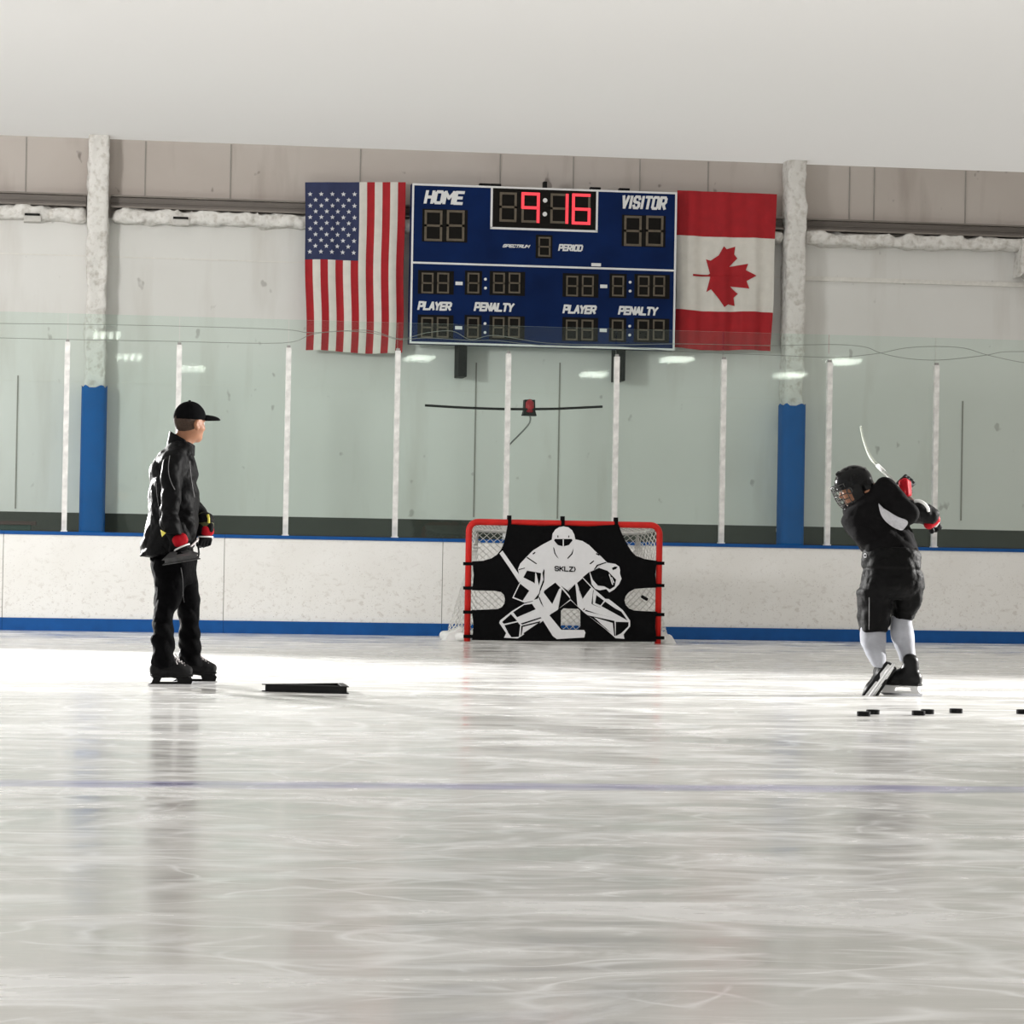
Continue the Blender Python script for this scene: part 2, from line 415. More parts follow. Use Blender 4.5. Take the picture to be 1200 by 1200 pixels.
def sculpt(name, ops, mats, parent, res=.006, lo=None, hi=None, post=None, pad=.03, paint=None, xf=None):
    """ops: (fn, k) joins, (fn, k, '-') cuts, (fn, k, '&') keeps; one continuous mesh"""
    h = res; lo = np.array(lo)-pad; hi = np.array(hi)+pad
    n = np.ceil((hi-lo)/h).astype(int)+1
    ax = [lo[k]+h*np.arange(n[k]) for k in range(3)]
    def field(P):
        D = None
        for op in ops:
            d = op[0](P).astype(np.float32); k = op[1] if len(op) > 1 else 0; md = op[2] if len(op) > 2 else '+'
            if D is None: D = d
            elif md == '+': D = smin(D, d, k)
            elif md == '-': D = -smin(-D, d, k)
            else: D = -smin(-D, -d, k)
        return post(P, D) if post is not None else D
    # coarse pass first; the fine grid is only measured in blocks the surface can reach
    B = 6; nb = -(-n//B); n = nb*B
    ax = [lo[k]+h*np.arange(n[k]) for k in range(3)]
    cc_ = np.stack(np.meshgrid(*[lo[k]+h*(B*np.arange(nb[k])+(B-1)/2) for k in range(3)], indexing='ij'), -1).astype(np.float32)
    Dc = field(cc_.reshape(-1, 3)).reshape(tuple(nb))
    hot = np.argwhere(np.abs(Dc) < B*h*1.5+.012)
    D = np.repeat(np.repeat(np.repeat(np.where(Dc < 0, -1., 1.).astype(np.float32), B, 0), B, 1), B, 2)
    loc_ = np.stack(np.meshgrid(*[np.arange(B)]*3, indexing='ij'), -1).reshape(-1, 3)
    I = (hot[:, None, :]*B+loc_[None]).reshape(-1, 3)
    D[I[:, 0], I[:, 1], I[:, 2]] = field((lo+I*h).astype(np.float32))
    for k in range(3):
        for e in (0, -1):
            sl = [slice(None)]*3; sl[k] = e; D[tuple(sl)] = np.maximum(D[tuple(sl)], 1e-3)
    V, F = surface_nets(D, lo, h)
    # two rounds of light smoothing
    E = np.concatenate([F[:, [0, 1]], F[:, [1, 2]], F[:, [2, 3]], F[:, [3, 0]]])
    for _ in range(2):
        acc = np.zeros_like(V); c = np.zeros(len(V)); 
        for k in range(3): acc[:, k] = np.bincount(E[:, 0], V[E[:, 1], k], len(V))+np.bincount(E[:, 1], V[E[:, 0], k], len(V))
        c = np.bincount(E[:, 0], minlength=len(V))+np.bincount(E[:, 1], minlength=len(V))
        V = V*.6+.4*acc/np.maximum(c, 1)[:, None]
    mi = None
    if paint is not None: mi = paint(V[F].mean(1))
    if xf is not None: V = V@np.array(xf[0]).T+np.array(xf[1])
    return link(name, V, F, mats, parent, mi, True)
def wrinkle(amp, freq, seed=0.):
    def post(P, D):
        n = vnoise(P, freq, seed); n2 = vnoise(P, np.array(freq)*2.1, seed+7.3)
        return D+amp*(1-2*np.abs(n))*.7+amp*.5*n2
    return post

# ------------------------------------------------------------------ lettering
GL = {'H': [[(0, 0), (0, 1)], [(1, 0), (1, 1)], [(0, .5), (1, .5)]], 'O': [[(0, .12), (0, .88), (.18, 1), (.82, 1), (1, .88), (1, .12), (.82, 0), (.18, 0), (0, .12)]],
      'M': [[(0, 0), (0, 1), (.5, .45), (1, 1), (1, 0)]], 'E': [[(1, 1), (0, 1), (0, 0), (1, 0)], [(0, .5), (.85, .5)]], 'V': [[(0, 1), (.5, 0), (1, 1)]],
      'I': [[(.5, 0), (.5, 1)]], 'S': [[(1, .8), (.82, 1), (.18, 1), (0, .85), (0, .62), (.18, .52), (.82, .48), (1, .38), (1, .15), (.82, 0), (.18, 0), (0, .2)]],
      'T': [[(0, 1), (1, 1)], [(.5, 1), (.5, 0)]], 'R': [[(0, 0), (0, 1), (.8, 1), (1, .86), (1, .58), (.8, .44), (0, .44)], [(.5, .44), (1, 0)]],
      'P': [[(0, 0), (0, 1), (.8, 1), (1, .86), (1, .58), (.8, .44), (0, .44)]], 'D': [[(0, 0), (0, 1), (.75, 1), (1, .82), (1, .18), (.75, 0), (0, 0)]],
      'L': [[(0, 1), (0, 0), (1, 0)]], 'A': [[(0, 0), (.5, 1), (1, 0)], [(.2, .32), (.8, .32)]], 'Y': [[(0, 1), (.5, .48), (1, 1)], [(.5, .48), (.5, 0)]],
      'N': [[(0, 0), (0, 1), (1, 0), (1, 1)]], 'C': [[(1, .8), (.82, 1), (.18, 1), (0, .85), (0, .15), (.18, 0), (.82, 0), (1, .2)]],
      'U': [[(0, 1), (0, .15), (.18, 0), (.82, 0), (1, .15), (1, 1)]], 'K': [[(0, 0), (0, 1)], [(1, 1), (.05, .45)], [(.3, .6), (1, 0)]],
      'Z': [[(0, 1), (1, 1), (0, 0), (1, 0)]], '>': [[(0, 1), (.55, .5), (0, 0)]]}
def lettering(mb, text, x0, x1, z0, z1, y, depth=.006, thick=.2, shear=.18, gap=.34, slope=0.):
    """block capitals filling the rectangle, facing -y"""
    H = z1-z0; cnt = 0; ws = [.35 if c == 'I' else (1.25 if c == 'M' else (.55 if c == '>' else 1)) for c in text]
    tot = sum(ws)+gap*(len(text)-1); cw = (x1-x0-shear*H-thick*H)/tot; x = x0+thick*H/2; t = thick*H/2
    for c, wd in zip(text, ws):
        for st in GL[c]:
            pts = [(x+px*wd*cw if c != 'I' else x+wd*cw*.5, z0+t+pz*(H-2*t)) for px, pz in st]
            for (ax, az), (bx, bz) in zip(pts, pts[1:]):
                l = math.hypot(bx-ax, bz-az); ux, uz = (bx-ax)/l, (bz-az)/l; nx, nz = -uz, ux; e = t*.75
                q = [(ax-ux*e+nx*t, az-uz*e+nz*t), (ax-ux*e-nx*t, az-uz*e-nz*t), (bx+ux*e-nx*t, bz+uz*e-nz*t), (bx+ux*e+nx*t, bz+uz*e+nz*t)]
                q = [(a+shear*(b-z0), y, max(min(b, z1), z0)+slope*(a-x0)) for a, b in q]
                mb.prism([q], (0, -depth-.0004*(cnt % 4), 0)); cnt += 1
        x += (wd+gap)*cw
    return mb

# ================================================================== THE SETTING
YB = 32.13            # face of the boards
YG = 32.27            # glass
YW = 35.2             # back wall
XL, XR = -9.0, 20.0
struct(MB().box((XL-3, -14, -.3), (XR+3, YW+.3, 0)).build('floor', ICE, loc=(0, 0, 0)))
struct(MB().box((XL, YW, 0), (XR, YW+.3, 4.62)).build('wall_back', WALL_LOW, loc=(0, 0, 0)))
struct(MB().box((XL, YW+.02, 4.62), (XR, YW+.3, 5.52)).build('wall_upper', WALL_UP, loc=(0, 0, 0)))
struct(link('ceiling', [(XL, -14, 5.52), (XR, -14, 5.52), (XR, YW+.3, 5.52), (XL, YW+.3, 5.52)], [(0, 1, 2, 3)], CEIL, None, None, False, (0, 0, 0)))

# girt across the wall: steel channel above, sprayed foam below it
def girt(x0, x1, n):
    b = MB(); b.box((x0, YW-.16, 4.725), (x1, YW+.01, 4.745)).box((x0, YW-.16, 4.85), (x1, YW+.01, 4.868)).box((x0, YW-.05, 4.745), (x1, YW+.01, 4.85)).box((x0, YW-.075, 4.79), (x1, YW-.04, 4.80))
    struct(b.build(n, GIRT, loc=(0, 0, 0)))
def lump(x0, x1, n):
    ops = [(rbox(((x0+x1)/2, YW-.05, 4.64), ((x1-x0)/2, .13, .075), None, .04), 0)]
    o = sculpt(n, ops, FOAM, None, .03, (x0, YW-.2, 4.5), (x1, YW+.1, 4.78), lambda P, D: D+.035*vnoise(P, (7, 7, 9))+.02*vnoise(P, (19, 19, 19)), .05)
    struct(o)
for k, (a, b) in enumerate(((XL, .12), (.4, 8.2), (8.47, XR))):
    girt(a, b, 'trim_%d' % (k+1)); lump(max(a, -2.5), min(b, 14), 'trim_%d' % (k+4))
# columns: sprayed with foam above, blue pad below
for k, (x, zp, lab) in enumerate(((.255, 2.68, 'blue padding around the foot of the left white column, behind the coach'), (8.325, 2.67, 'blue padding around the foot of the right white column, left of the shooting player'))):
    o = sculpt('column', [(rbox((x, YW-.16, 3.2), (.115, .16, 2.4), None, .03), 0)], FOAM, None, .025, (x-.15, YW-.35, .9), (x+.15, YW+.02, 5.6),
               lambda P, D: D+.02*vnoise(P, (7, 7, 5), 3.)+.014*vnoise(P, (18, 18, 14), 1.), .04)
    struct(o)
    b = MB(); n = 24; prof = []
    for j in range(n):
        a = 2*math.pi*j/n; c, s_ = math.cos(a), math.sin(a); prof.append((x+.145*math.copysign(abs(c)**.55, c), YW-.19+.18*math.copysign(abs(s_)**.55, s_)))
    zt = [zp+.02*math.sin(j*1.7) for j in range(n)]
    V = [(px, py, .002) for px, py in prof]+[(px, py, z) for (px, py), z in zip(prof, zt)]+[(x+(px-x)*.85, YW-.19+(py-YW+.19)*.85, zp-.01) for px, py in prof]
    F = [(j, (j+1) % n, n+(j+1) % n, n+j) for j in range(n)]+[(n+j, n+(j+1) % n, 2*n+(j+1) % n, 2*n+j) for j in range(n)]+[tuple(range(2*n, 3*n))]
    b.add(V, F); o = b.build('column_pad', PADBLUE, smooth=True); autosmooth(o, 50); tag(o, lab, 'column pad', 'blue column pads')
# seams of the wall sheets and the small ledge
b = MB()
for x0, x1 in ((XL, .13), (.39, 8.2)): b.box((x0, YW-.006, 4.172), (x1, YW+.01, 4.185))
b.box((8.46, YW-.03, 4.15), (XR, YW+.01, 4.20)).box((XL, YW-.005, 2.745), (8.2, YW+.01, 2.75))
struct(b.build('trim_7', mat('wall_ledge', (.72, .70, .66), .7), loc=(0, 0, 0)))
b = MB()
for px, py0, py1 in ((557, 425, 606), (655, 425, 608), (20, 440, 596), (1128, 470, 610)):
    p0, p1 = ypl(px, py0, YW), ypl(px-2, py1, YW); b.box((p1[0]-.008, YW-.008, max(1.26, p1[2])), (p1[0]+.008, YW+.01, p0[2]))
for px in (422, 586, 672, 750, 830, 996, 1025, 1132, 30, 170, 270):
    p = ypl(px, 215, YW); b.box((p[0]-.006, YW+.01, 4.87), (p[0]+.006, YW+.03, 5.51))
struct(b.build('trim_8', SEAM, loc=(0, 0, 0)))
b = MB(); p = ypl(1196, 282, YW)
b.prism([[(p[0]-.06, YW-.28, 4.70), (p[0]+.2, YW-.28, 4.70), (p[0]+.2, YW-.28, 4.1), (p[0]-.03, YW-.28, 4.30), (p[0]-.09, YW-.28, 4.25)]], (0, .28, 0))
struct(b.build('trim_9', FOAM, loc=(0, 0, 0)))
# small louvred wall vents
for px, py, lab in ((38, 257, 'small white wall vent left of the left column'), (211, 261, 'small white wall vent between the left column and the striped flag')):
    p = ypl(px, py, YW); r = empty('wall_vent', (p[0], YW, p[2]), lab, 'vent', 'small wall vents')
    MB().box((p[0]-.095, YW-.20, p[2]-.045), (p[0]+.095, YW+.01, p[2]+.02)).build('vent_box', mat('vent_white', (.55, .53, .50), .6), r)
    MB().box((p[0]-.085, YW-.215, p[2]+.02), (p[0]+.085, YW+.0, p[2]+.045)).build('vent_flap', DARKM, r)

# ------------------------------------------------------------------ dasher boards: panels that could be unbolted one by one
seams = [-8.6, -6.28, -3.96, -1.64, ypl(4, 640, YB)[0], ypl(262, 700, YB)[0], ypl(518, 700, YB)[0], ypl(774, 700, YB)[0], ypl(1030, 700, YB)[0], ypl(1286, 700, YB)[0], 13.3, 15.6]
blab = {3: 'white board panel at the far left edge, only a sliver in view', 4: 'scuffed white board panel with blue kick strip behind the coach', 5: 'scuffed white board panel with blue kick strip between the coach and the goal',
        6: 'scuffed white board panel behind the hockey goal', 7: 'scuffed white board panel with blue kick strip between the goal and the shooting player', 8: 'scuffed white board panel with blue kick strip behind and right of the shooting player'}
for k in range(3, 9):
    x0, x1 = seams[k], seams[k+1]; g = .004
    r = empty('dasher_board', ((x0+x1)/2, YB+.08, 0), blab[k], 'rink board', 'rink boards along the end')
    MB().box((x0+g, YB, .12), (x1-g, YB+.16, .995)).build('board_panel', BOARD, r)
    MB().box((x0+g/3, YB-.018, .0005), (x1-g/3, YB+.14, .132)).build('kick_plate', BLUE, r)
    MB().box((x0+g/3, YB-.012, .992), (x1-g/3, YB+.17, 1.028)).build('cap_rail', BLUE, r)
struct(MB().box((seams[3], YB+.005, .12), (seams[9], YB+.14, .99)).build('trim_10', SEAM, loc=(0, 0, 0)))

# ------------------------------------------------------------------ glass and stanchions
sx = [ypl(px, py, YG)[0] for px, py in ((75, 620), (206, 620), (334, 626), (462, 628), (592, 605), (719, 605), (844, 636), (968, 638), (1093, 642))]
stp = sx[1]-sx[0]
slabs = ['white stanchion left of the blue padded left column', 'white stanchion directly behind the coach\'s head', 'white stanchion just right of the coach', 'white stanchion under the striped flag',
         'white stanchion above the left half of the goal', 'white stanchion above the right part of the goal', 'white stanchion midway between the goal and the right column', 'white stanchion left of the shooting player', 'white stanchion right of the shooting player']
for k, x in enumerate(sx):
    r = empty('stanchion', (x, YG-.05, 1.028), slabs[k], 'glass post', 'white glass stanchions')
    b = MB(); b.box((x-.027, YG-.07, 1.028), (x+.027, YG-.008, 3.0)); b.box((x-.035, YG-.078, 1.028), (x+.035, YG-.003, 1.04))
    o = b.build('post', STEELW, r)
    MB().box((x-.018, YG-.06, 3.0), (x+.018, YG-.015, 3.025)).build('post_cap', mat('grey_cap', (.3, .29, .28), .5), r)
gx = [sx[0]-stp]+sx+[sx[-1]+stp]
glabs = ['clear rink glass pane at the far left edge', 'clear rink glass pane in front of the blue padded left column', 'clear rink glass pane right of the coach\'s head', 'clear rink glass pane in front of the striped flag',
         'clear rink glass pane left of the red goal lamp', 'clear rink glass pane in front of the red goal lamp', 'clear rink glass pane below the scoreboard\'s visitor side', 'clear rink glass pane in front of the blue padded right column',
         'clear rink glass pane behind the shooting player', 'clear rink glass pane at the far right edge']
for k in range(10):
    o = MB().box((gx[k]+.004, YG, 1.0405), (gx[k+1]-.004, YG+.012, 3.30)).build('glass_pane', GLASS); tag(o, glabs[k], 'glass pane', 'rink glass panes')
# two thin wavy cables clipped along the glass
ca = [(-40, 377), (0, 379), (90, 380), (200, 382), (330, 386), (365, 390), (430, 387), (468, 397), (500, 390), (530, 388), (552, 398), (580, 393), (640, 402), (720, 404), (800, 403), (900, 405), (950, 404), (987, 404), (1015, 407), (1032, 413.7), (1062, 420), (1095, 422), (1125, 420), (1157, 416), (1175, 412.5), (1200, 412), (1250, 411)]
cb = [(-40, 395), (0, 396), (90, 398), (200, 400), (330, 402), (365, 392), (400, 388), (440, 391), (468, 398), (500, 396), (552, 399), (580, 399), (640, 405), (720, 406), (800, 412), (900, 416), (972, 419), (1000, 417.5), (1032, 413.7), (1060, 408), (1095, 406), (1130, 408), (1157, 416), (1200, 425), (1250, 430)]
for pts, lab, dy in ((ca, 'upper of two thin wavy cables strung along the top of the glass', .02), (cb, 'lower of two thin wavy cables strung along the top of the glass', .040)):
    P = catmull([ypl(px, py, YG+dy) for px, py in pts], 5)
    o = MB().tube(P, .003, 6).build('cable', mat('thin_cable', (.28, .27, .25), .6)); tag(o, lab, 'cable', 'cables along the glass')

# dark green box standing behind the boards at the far left
p = ypl(36, 612, 33.6); r = empty('storage_box', (p[0]-.5, 33.8, 0), 'dark green box with a brown rim behind the boards at the far left edge', 'box')
MB().box((p[0]-1.1, 33.6, .001), (p[0], 34.1, p[2]-.03)).build('box_body', mat('dark_green_paint', (.012, .035, .028), .6), r)
MB().box((p[0]-1.12, 33.58, p[2]-.03), (p[0]+.06, 34.12, p[2]+.01)).build('rim', mat('brown_rim', (.05, .022, .018), .6), r)
# ------------------------------------------------------------------ ceiling lights (down the rink, seen as reflections in the glass)
TUBE = mat('lit_tube', (.9, .9, .85), .5, var=0, emit=(1, .97, .90), estr=LAMP)
lamps = [(.72, -1.6), (1.34, -9.0), (3.0, -12.9), (8.0, -6.5), (12.9, -11.0), (13.7, -4.5), (17.5, -9.3), (17.4, -3.7)]
for i, (x, y) in enumerate(lamps):
    r = empty('ceiling_light', (x, y, 5.3), 'white box ceiling light with four lit tubes, outside the picture', 'ceiling light', 'tube lights under the rink ceiling')
    MB().box((x-.35, y-.65, 5.44), (x+.35, y+.65, 5.519)).build('housing', WHITEPAD, r)
    for k in range(4): MB().tube([(x-.24+.16*k, y-.6, 5.40), (x-.24+.16*k, y+.6, 5.40)], .04, 8).build('lamp_tube', TUBE, r)

# ================================================================== SCOREBOARD
YS = 34.78
sb0, sb1 = 3.798, 6.872; zt, zb = 5.083, 3.257
SBR = empty('scoreboard', ((sb0+sb1)/2, YS+.1, zb), 'blue electronic scoreboard reading 9:16 hung high on the wall between two flags', 'scoreboard')
MB().box((sb0, YS, zb), (sb1, YS+.2, zt)).build('cabinet', SBBLUE, SBR)
for x in (ypl(543, 420, YS)[0], ypl(729, 420, YS)[0]):
    MB().box((x-.05, YS+.2, zb-.36), (x+.05, YW+.0, zb+.5)).box((x-.05, YS+.06, zb-.36), (x+.05, YS+.25, zb-.0)).build('wall_bracket', DARKM, SBR)
for px in (569, 582, 640, 699, 733):
    x = ypl(px, 216, YS)[0]; h = .08 if px == 640 else .035; wd = .02 if px == 640 else .06
    MB().box((x-wd, YS+.05, zt), (x+wd, YS+.15, zt+h)).build('hanger_clip', DARKM, SBR)
def wx(px, py): p = ypl(px, py, YS); return p[0], p[2]
def bar(b, x0, x1, z0, z1, d=.008, mi=0): b.box((min(x0, x1), YS-d, min(z0, z1)), (max(x0, x1), YS, max(z0, z1)), mi)
b = MB(); t = .022
bar(b, sb0, sb1, zt-t, zt); bar(b, sb0, sb1, zb, zb+t); bar(b, sb0, sb0+t, zb+t, zt-t); bar(b, sb1-t, sb1, zb+t, zt-t)
zm = wx(640, 312.5)[1]; bar(b, sb0+t, sb1-t, zm-.011, zm+.011)
cx0, cx1 = wx(576, 245)[0], wx(699.5, 245)[0]; cz = wx(640, 269.3)[1]
bar(b, cx0-.012, cx0+.012, cz, zt-t); bar(b, cx1-.012, cx1+.012, cz, zt-t); bar(b, cx0-.012, cx1+.012, cz-.012, cz+.012)
b.build('white_border', SBWHITE, SBR)
def window(x0, x1, z0, z1):
    b = MB(); bar(b, x0, x1, z0, z1, .004); return b.build('digit_window', SBWIN, SBR)
SEGS = {'a': (0, 1, 1, 1), 'b': (1, .5, 1, 1), 'c': (1, 0, 1, .5), 'd': (0, 0, 1, 0), 'e': (0, 0, 0, .5), 'f': (0, .5, 0, 1), 'g': (0, .5, 1, .5)}
NUM = {None: '', '9': 'abcfg', '1': 'bc', '6': 'acdefg'}
def digit(pl, pt, pr, pb, num=None, th=.022):
    x0, z1 = wx(pl, pt); x1, z0 = wx(pr, pb); b = MB(); h = th/2
    for s_, (ax, az, bx, bz) in SEGS.items():
        on = s_ in NUM[num]; X0, X1 = x0+ax*(x1-x0), x0+bx*(x1-x0); Z0, Z1 = z0+az*(z1-z0), z0+bz*(z1-z0)
        k = h*(1.25 if on else 1.0)
        if az == bz: bar(b, X0-h, X1+h, Z0-k, Z1+k, .016 if on else .012, 1 if on else 0)
        else: bar(b, X0-k, X0+k, min(Z0, Z1)-h, max(Z0, Z1)+h, .017 if on else .0125, 1 if on else 0)
    return b.build('digit', [SEGOFF, SEGON], SBR)
def dots(pts, r=.02):
    for px, py in pts:
        b = MB(); x, z = wx(px, py); b.prism([[(x+r*math.cos(a), YS-.004, z+r*math.sin(a)) for a in np.linspace(0, 2*math.pi, 14, endpoint=False)]], (0, -.012, 0)); b.build('colon_dot', SBWHITE, SBR)
def win(pl, pt, pr, pb):
    x0, z1 = wx(pl, pt); x1, z0 = wx(pr, pb); window(x0, x1, z0, z1)
bw = MB(); bar(bw, cx0+.012, cx1-.012, cz+.012, zt-t, .004); bw.build('clock_window', SBWIN, SBR)
digit(587, 226.5, 603.7, 259, None, .026); digit(612.7, 227, 630.3, 260, '9', .026); digit(646.5, 228, 664, 261, '1', .026); digit(672, 228.5, 690, 262, '6', .026)
dots([(638.6, 235), (638.3, 251)], .026)
win(495, 244.5, 547.5, 284.5); digit(499, 247.5, 516.5, 281.5, None, .026); digit(525, 247.5, 542.5, 281.5, None, .026)
win(729, 251.5, 779.5, 290); digit(732.8, 254, 750, 287.5, None, .026); digit(758.5, 254, 775.5, 287.5, None, .026)
win(628, 275, 647, 303); digit(631.8, 278.5, 644, 300, None, .018)
for ox, oy, k in ((0, 0, 0), (-.5, 52, 0), (169.5, 3.5, 1), (169, 55, 1)):
    win(490+ox, 316.5+oy, 531.5+ox, 345.5+oy); win(545+ox, 317+oy, 564.5+ox, 346+oy); win(574+ox, 317.5+oy, 615+ox, 347+oy)
    for pl, pr in ((495, 506.7), (513.3, 525), (548.8, 560.5), (578.8, 590.3), (597, 608.5)): digit(pl+ox, 320.5+oy, pr+ox, 343+oy, None, .018)
    dots([(568.7+ox, 327.3+oy), (568.7+ox, 337.7+oy)], .016)
    x0, z0 = wx(533.7+ox, 334+oy); x1, z1 = wx(542+ox, 330.3+oy); bd = MB(); bar(bd, x0, x1, z0, z1, .01); bd.build('dash', SBWHITE, SBR)
def word(text, pl, pt, pr, pb, thick=.22, shear=.18, gap=.34):
    x0, z1 = wx(pl, pt); x1, z0 = wx(pr, pb); lettering(MB(), text, x0, x1, z0, z1, YS-.002, .008, thick, shear, gap).build('lettering', SBWHITE, SBR)
word('HOME', 496.5, 222.5, 545, 240.5, .21, .18, .42); word('VISITOR', 727, 228.5, 782.5, 246.5, .19, .18, .5); word('PERIOD', 654, 286, 683.5, 295, .22)
word('PLAYER', 489, 352.8, 530, 364.5, .23); word('PENALTY', 555, 354, 603, 366, .23); word('PLAYER', 659, 356.8, 699.5, 368.5, .23); word('PENALTY', 724, 358.5, 771.5, 370.3, .23)
word('SPECTRUM', 588.5, 286, 621.5, 291, .24, .5, .3)
x0, z1 = wx(693, 308.3); x1, z0 = wx(704, 312.3); bd = MB(); bar(bd, x0, x1, z0, z1, .012); bd.build('maker_plate', SBWHITE, SBR)

# ================================================================== FLAGS (cloth with real folds)
def fold(u, v, amp, ph): return amp*(math.sin(u*19+ph+v*1.2)*.6+math.sin(u*41+ph*2-v*2)*.3)*(.35+.65*v)
YF = 34.95
def flag_grid(name, us, vs, pos, mi, mats, parent, thick=.004):
    V = []; F = []; M = []
    for j, v in enumerate(vs):
        for i, u in enumerate(us): V.append(pos(u, v))
    n = len(us); k = len(V); V += [tuple(np.array(p)+(0, thick, 0)) for p in V]
    for j in range(len(vs)-1):
        for i in range(n-1):
            q = (j*n+i, (j+1)*n+i, (j+1)*n+i+1, j*n+i+1); c = mi((us[i]+us[i+1])/2, (vs[j]+vs[j+1])/2)
            F.append(q); M.append(c); F.append(tuple(a+k for a in q[::-1])); M.append(c)
    return link(name, V, F, mats, parent, M, True)
def flag_pos(c, amp, ph, lift=0.):
    tl, tr, bl, br = [ypl(px, py, YF) for px, py in c]
    def pos(u, v):
        p = (tl*(1-u)+tr*u)*(1-v)+(bl*(1-u)+br*u)*v; return (p[0]+.012*math.sin(v*9+ph)*v, p[1]-lift+fold(u, v, amp, ph), p[2]+.012*math.sin(u*7+ph)*v)
    return pos
UP = flag_pos(((357.5, 213.5), (475.5, 213.5), (358.5, 411), (471.5, 414.5)), .022, .5)
c = UP(.5, 1)
US = empty('flag', (c[0], YF, c[2]), 'star-spangled flag of red and white stripes hanging left of the scoreboard', 'flag', 'flags beside the scoreboard')
us = []
for k in range(13): us += list(np.linspace(k/13, (k+1)/13, 6, endpoint=False))
us.append(1.); vs = sorted(set(list(np.linspace(0, .46, 16))+list(np.linspace(.46, 1, 18))))
flag_grid('flag_cloth', us, vs, UP, lambda u, v: 2 if (u < 7/13 and v < .46) else (0 if int(u*13) % 2 == 0 else 1), [FRED, FWHITE, FBLUE], US)
UPs = flag_pos(((357.5, 213.5), (475.5, 213.5), (358.5, 411), (471.5, 414.5)), .022, .5, .007)
for row in range(11):
    nst = 5 if row % 2 == 0 else 4
    for j in range(nst):
        u = (7/13)*((.09+.205*j) if nst == 5 else (.19+.205*j)); v = .46*(.155+.0745*row); V = [UPs(u, v)]
        for a in range(10):
            rr = (.030 if a % 2 == 0 else .0125); an = math.pi*a/5; V.append(UPs(u+rr*math.sin(an)/1.16, v-rr*math.cos(an)/1.97))
        link('star', V, [(0, 1+(a+1) % 10, 1+a) for a in range(10)], mat('star_white', (.62, .62, .64), .8), US)
CP = flag_pos(((793.8, 223), (910.8, 227.5), (791, 408), (903.5, 412)), .042, 2.1)
c = CP(.5, 1)
CA = empty('flag', (c[0], YF, c[2]), 'red and white maple leaf flag hanging right of the scoreboard', 'flag', 'flags beside the scoreboard')
flag_grid('flag_cloth', list(np.linspace(0, 1, 60)), sorted(set(list(np.linspace(0, .285, 14))+list(np.linspace(.285, .755, 22))+list(np.linspace(.755, 1, 12)))), CP, lambda u, v: 1 if .285 < v < .755 else 0, [FRED, FWHITE], CA)
CPs = flag_pos(((793.8, 223), (910.8, 227.5), (791, 408), (903.5, 412)), .042, 2.1, .008)
leaf = [(765, 504), (838, 506), (845, 500), (830, 434), (850, 440), (888, 416), (912, 374), (926, 388), (968, 376), (963, 412), (977, 432), (938, 470), (1026, 459), (1014, 488), (1062, 516), (1016, 540), (1028, 576), (940, 562), (975, 598), (957, 615), (962, 654), (930, 645), (911, 658), (884, 618), (848, 574), (828, 586), (846, 516), (838, 514), (765, 514)]
tlc, trc, blc, brc = (793.8, 223), (910.8, 227.5), (791, 408), (903.5, 412)
def inv(px, py):
    u, v = .5, .5
    for _ in range(8):
        x = (tlc[0]*(1-u)+trc[0]*u)*(1-v)+(blc[0]*(1-u)+brc[0]*u)*v; y = (tlc[1]*(1-u)+trc[1]*u)*(1-v)+(blc[1]*(1-u)+brc[1]*u)*v
        u += (px-x)/116; v += (py-y)/185
    return u, v
import bmesh
uv = [inv(620+x/4, 195+y/4) for x, y in leaf]
T_ = [tuple(np.array(uv[i]) for i in t) for t in tessellate_polygon([[Vector((u, v, 0)) for u, v in uv]])]
for _ in range(4): T_ = [q for a, b, c in T_ for q in ((a, (a+b)/2, (a+c)/2), ((a+b)/2, b, (b+c)/2), ((a+c)/2, (b+c)/2, c), ((a+b)/2, (b+c)/2, (a+c)/2))]
ids = {}; F = [tuple(ids.setdefault((round(p[0], 6), round(p[1], 6)), len(ids)) for p in t) for t in T_]; V = [CPs(u, v) for u, v in ids]
link('maple_leaf', V, F, FRED, CA, None, True)

# ================================================================== goal lamp on its bar behind the glass
YL = YG+.04
P = catmull([ypl(px, py, YL) for px, py in ((498, 475), (540, 477.5), (590, 479.3), (640, 479.3), (675, 478), (706, 476.5))], 6)
o = MB().tube(P, .013, 10).build('lamp_bar', DARKM, smooth=True); tag(o, 'long thin black bar bowed slightly, carrying the red goal lamp behind the glass', 'bar')
c = ypl(620, 478, YL+.07); GLR = empty('goal_lamp', (c[0], c[1], c[2]-.08), 'red goal lamp in a black housing mounted behind the glass above the goal', 'lamp')
MB().prism([[(c[0]-.075, c[1]-.06, c[2]-.085), (c[0]+.075, c[1]-.06, c[2]-.085), (c[0]+.06, c[1]-.06, c[2]-.035), (c[0]+.055, c[1]-.06, c[2]+.085), (c[0]-.055, c[1]-.06, c[2]+.085), (c[0]-.06, c[1]-.06, c[2]-.035)]], (0, .12, 0)).build('housing', DARKM, GLR)
MB().tube([(c[0]-.002, c[1]-.03, c[2]-.035), (c[0]-.002, c[1]-.045, c[2]), (c[0]-.002, c[1]-.045, c[2]+.05), (c[0]-.002, c[1]-.03, c[2]+.07)], [.045, .05, .048, .035], 16).build('lens', mat('red_lens', (.45, .006, .02), .15, var=.1, spec=.6), GLR, True)
P = catmull([ypl(px, py, YL+.03) for px, py in ((621, 487), (621.5, 492), (619, 498), (610, 508), (600, 518), (595.5, 523))], 6)
MB().tube(P, .009, 8).build('conduit', mat('grey_conduit', (.22, .22, .21), .5), GLR, True)

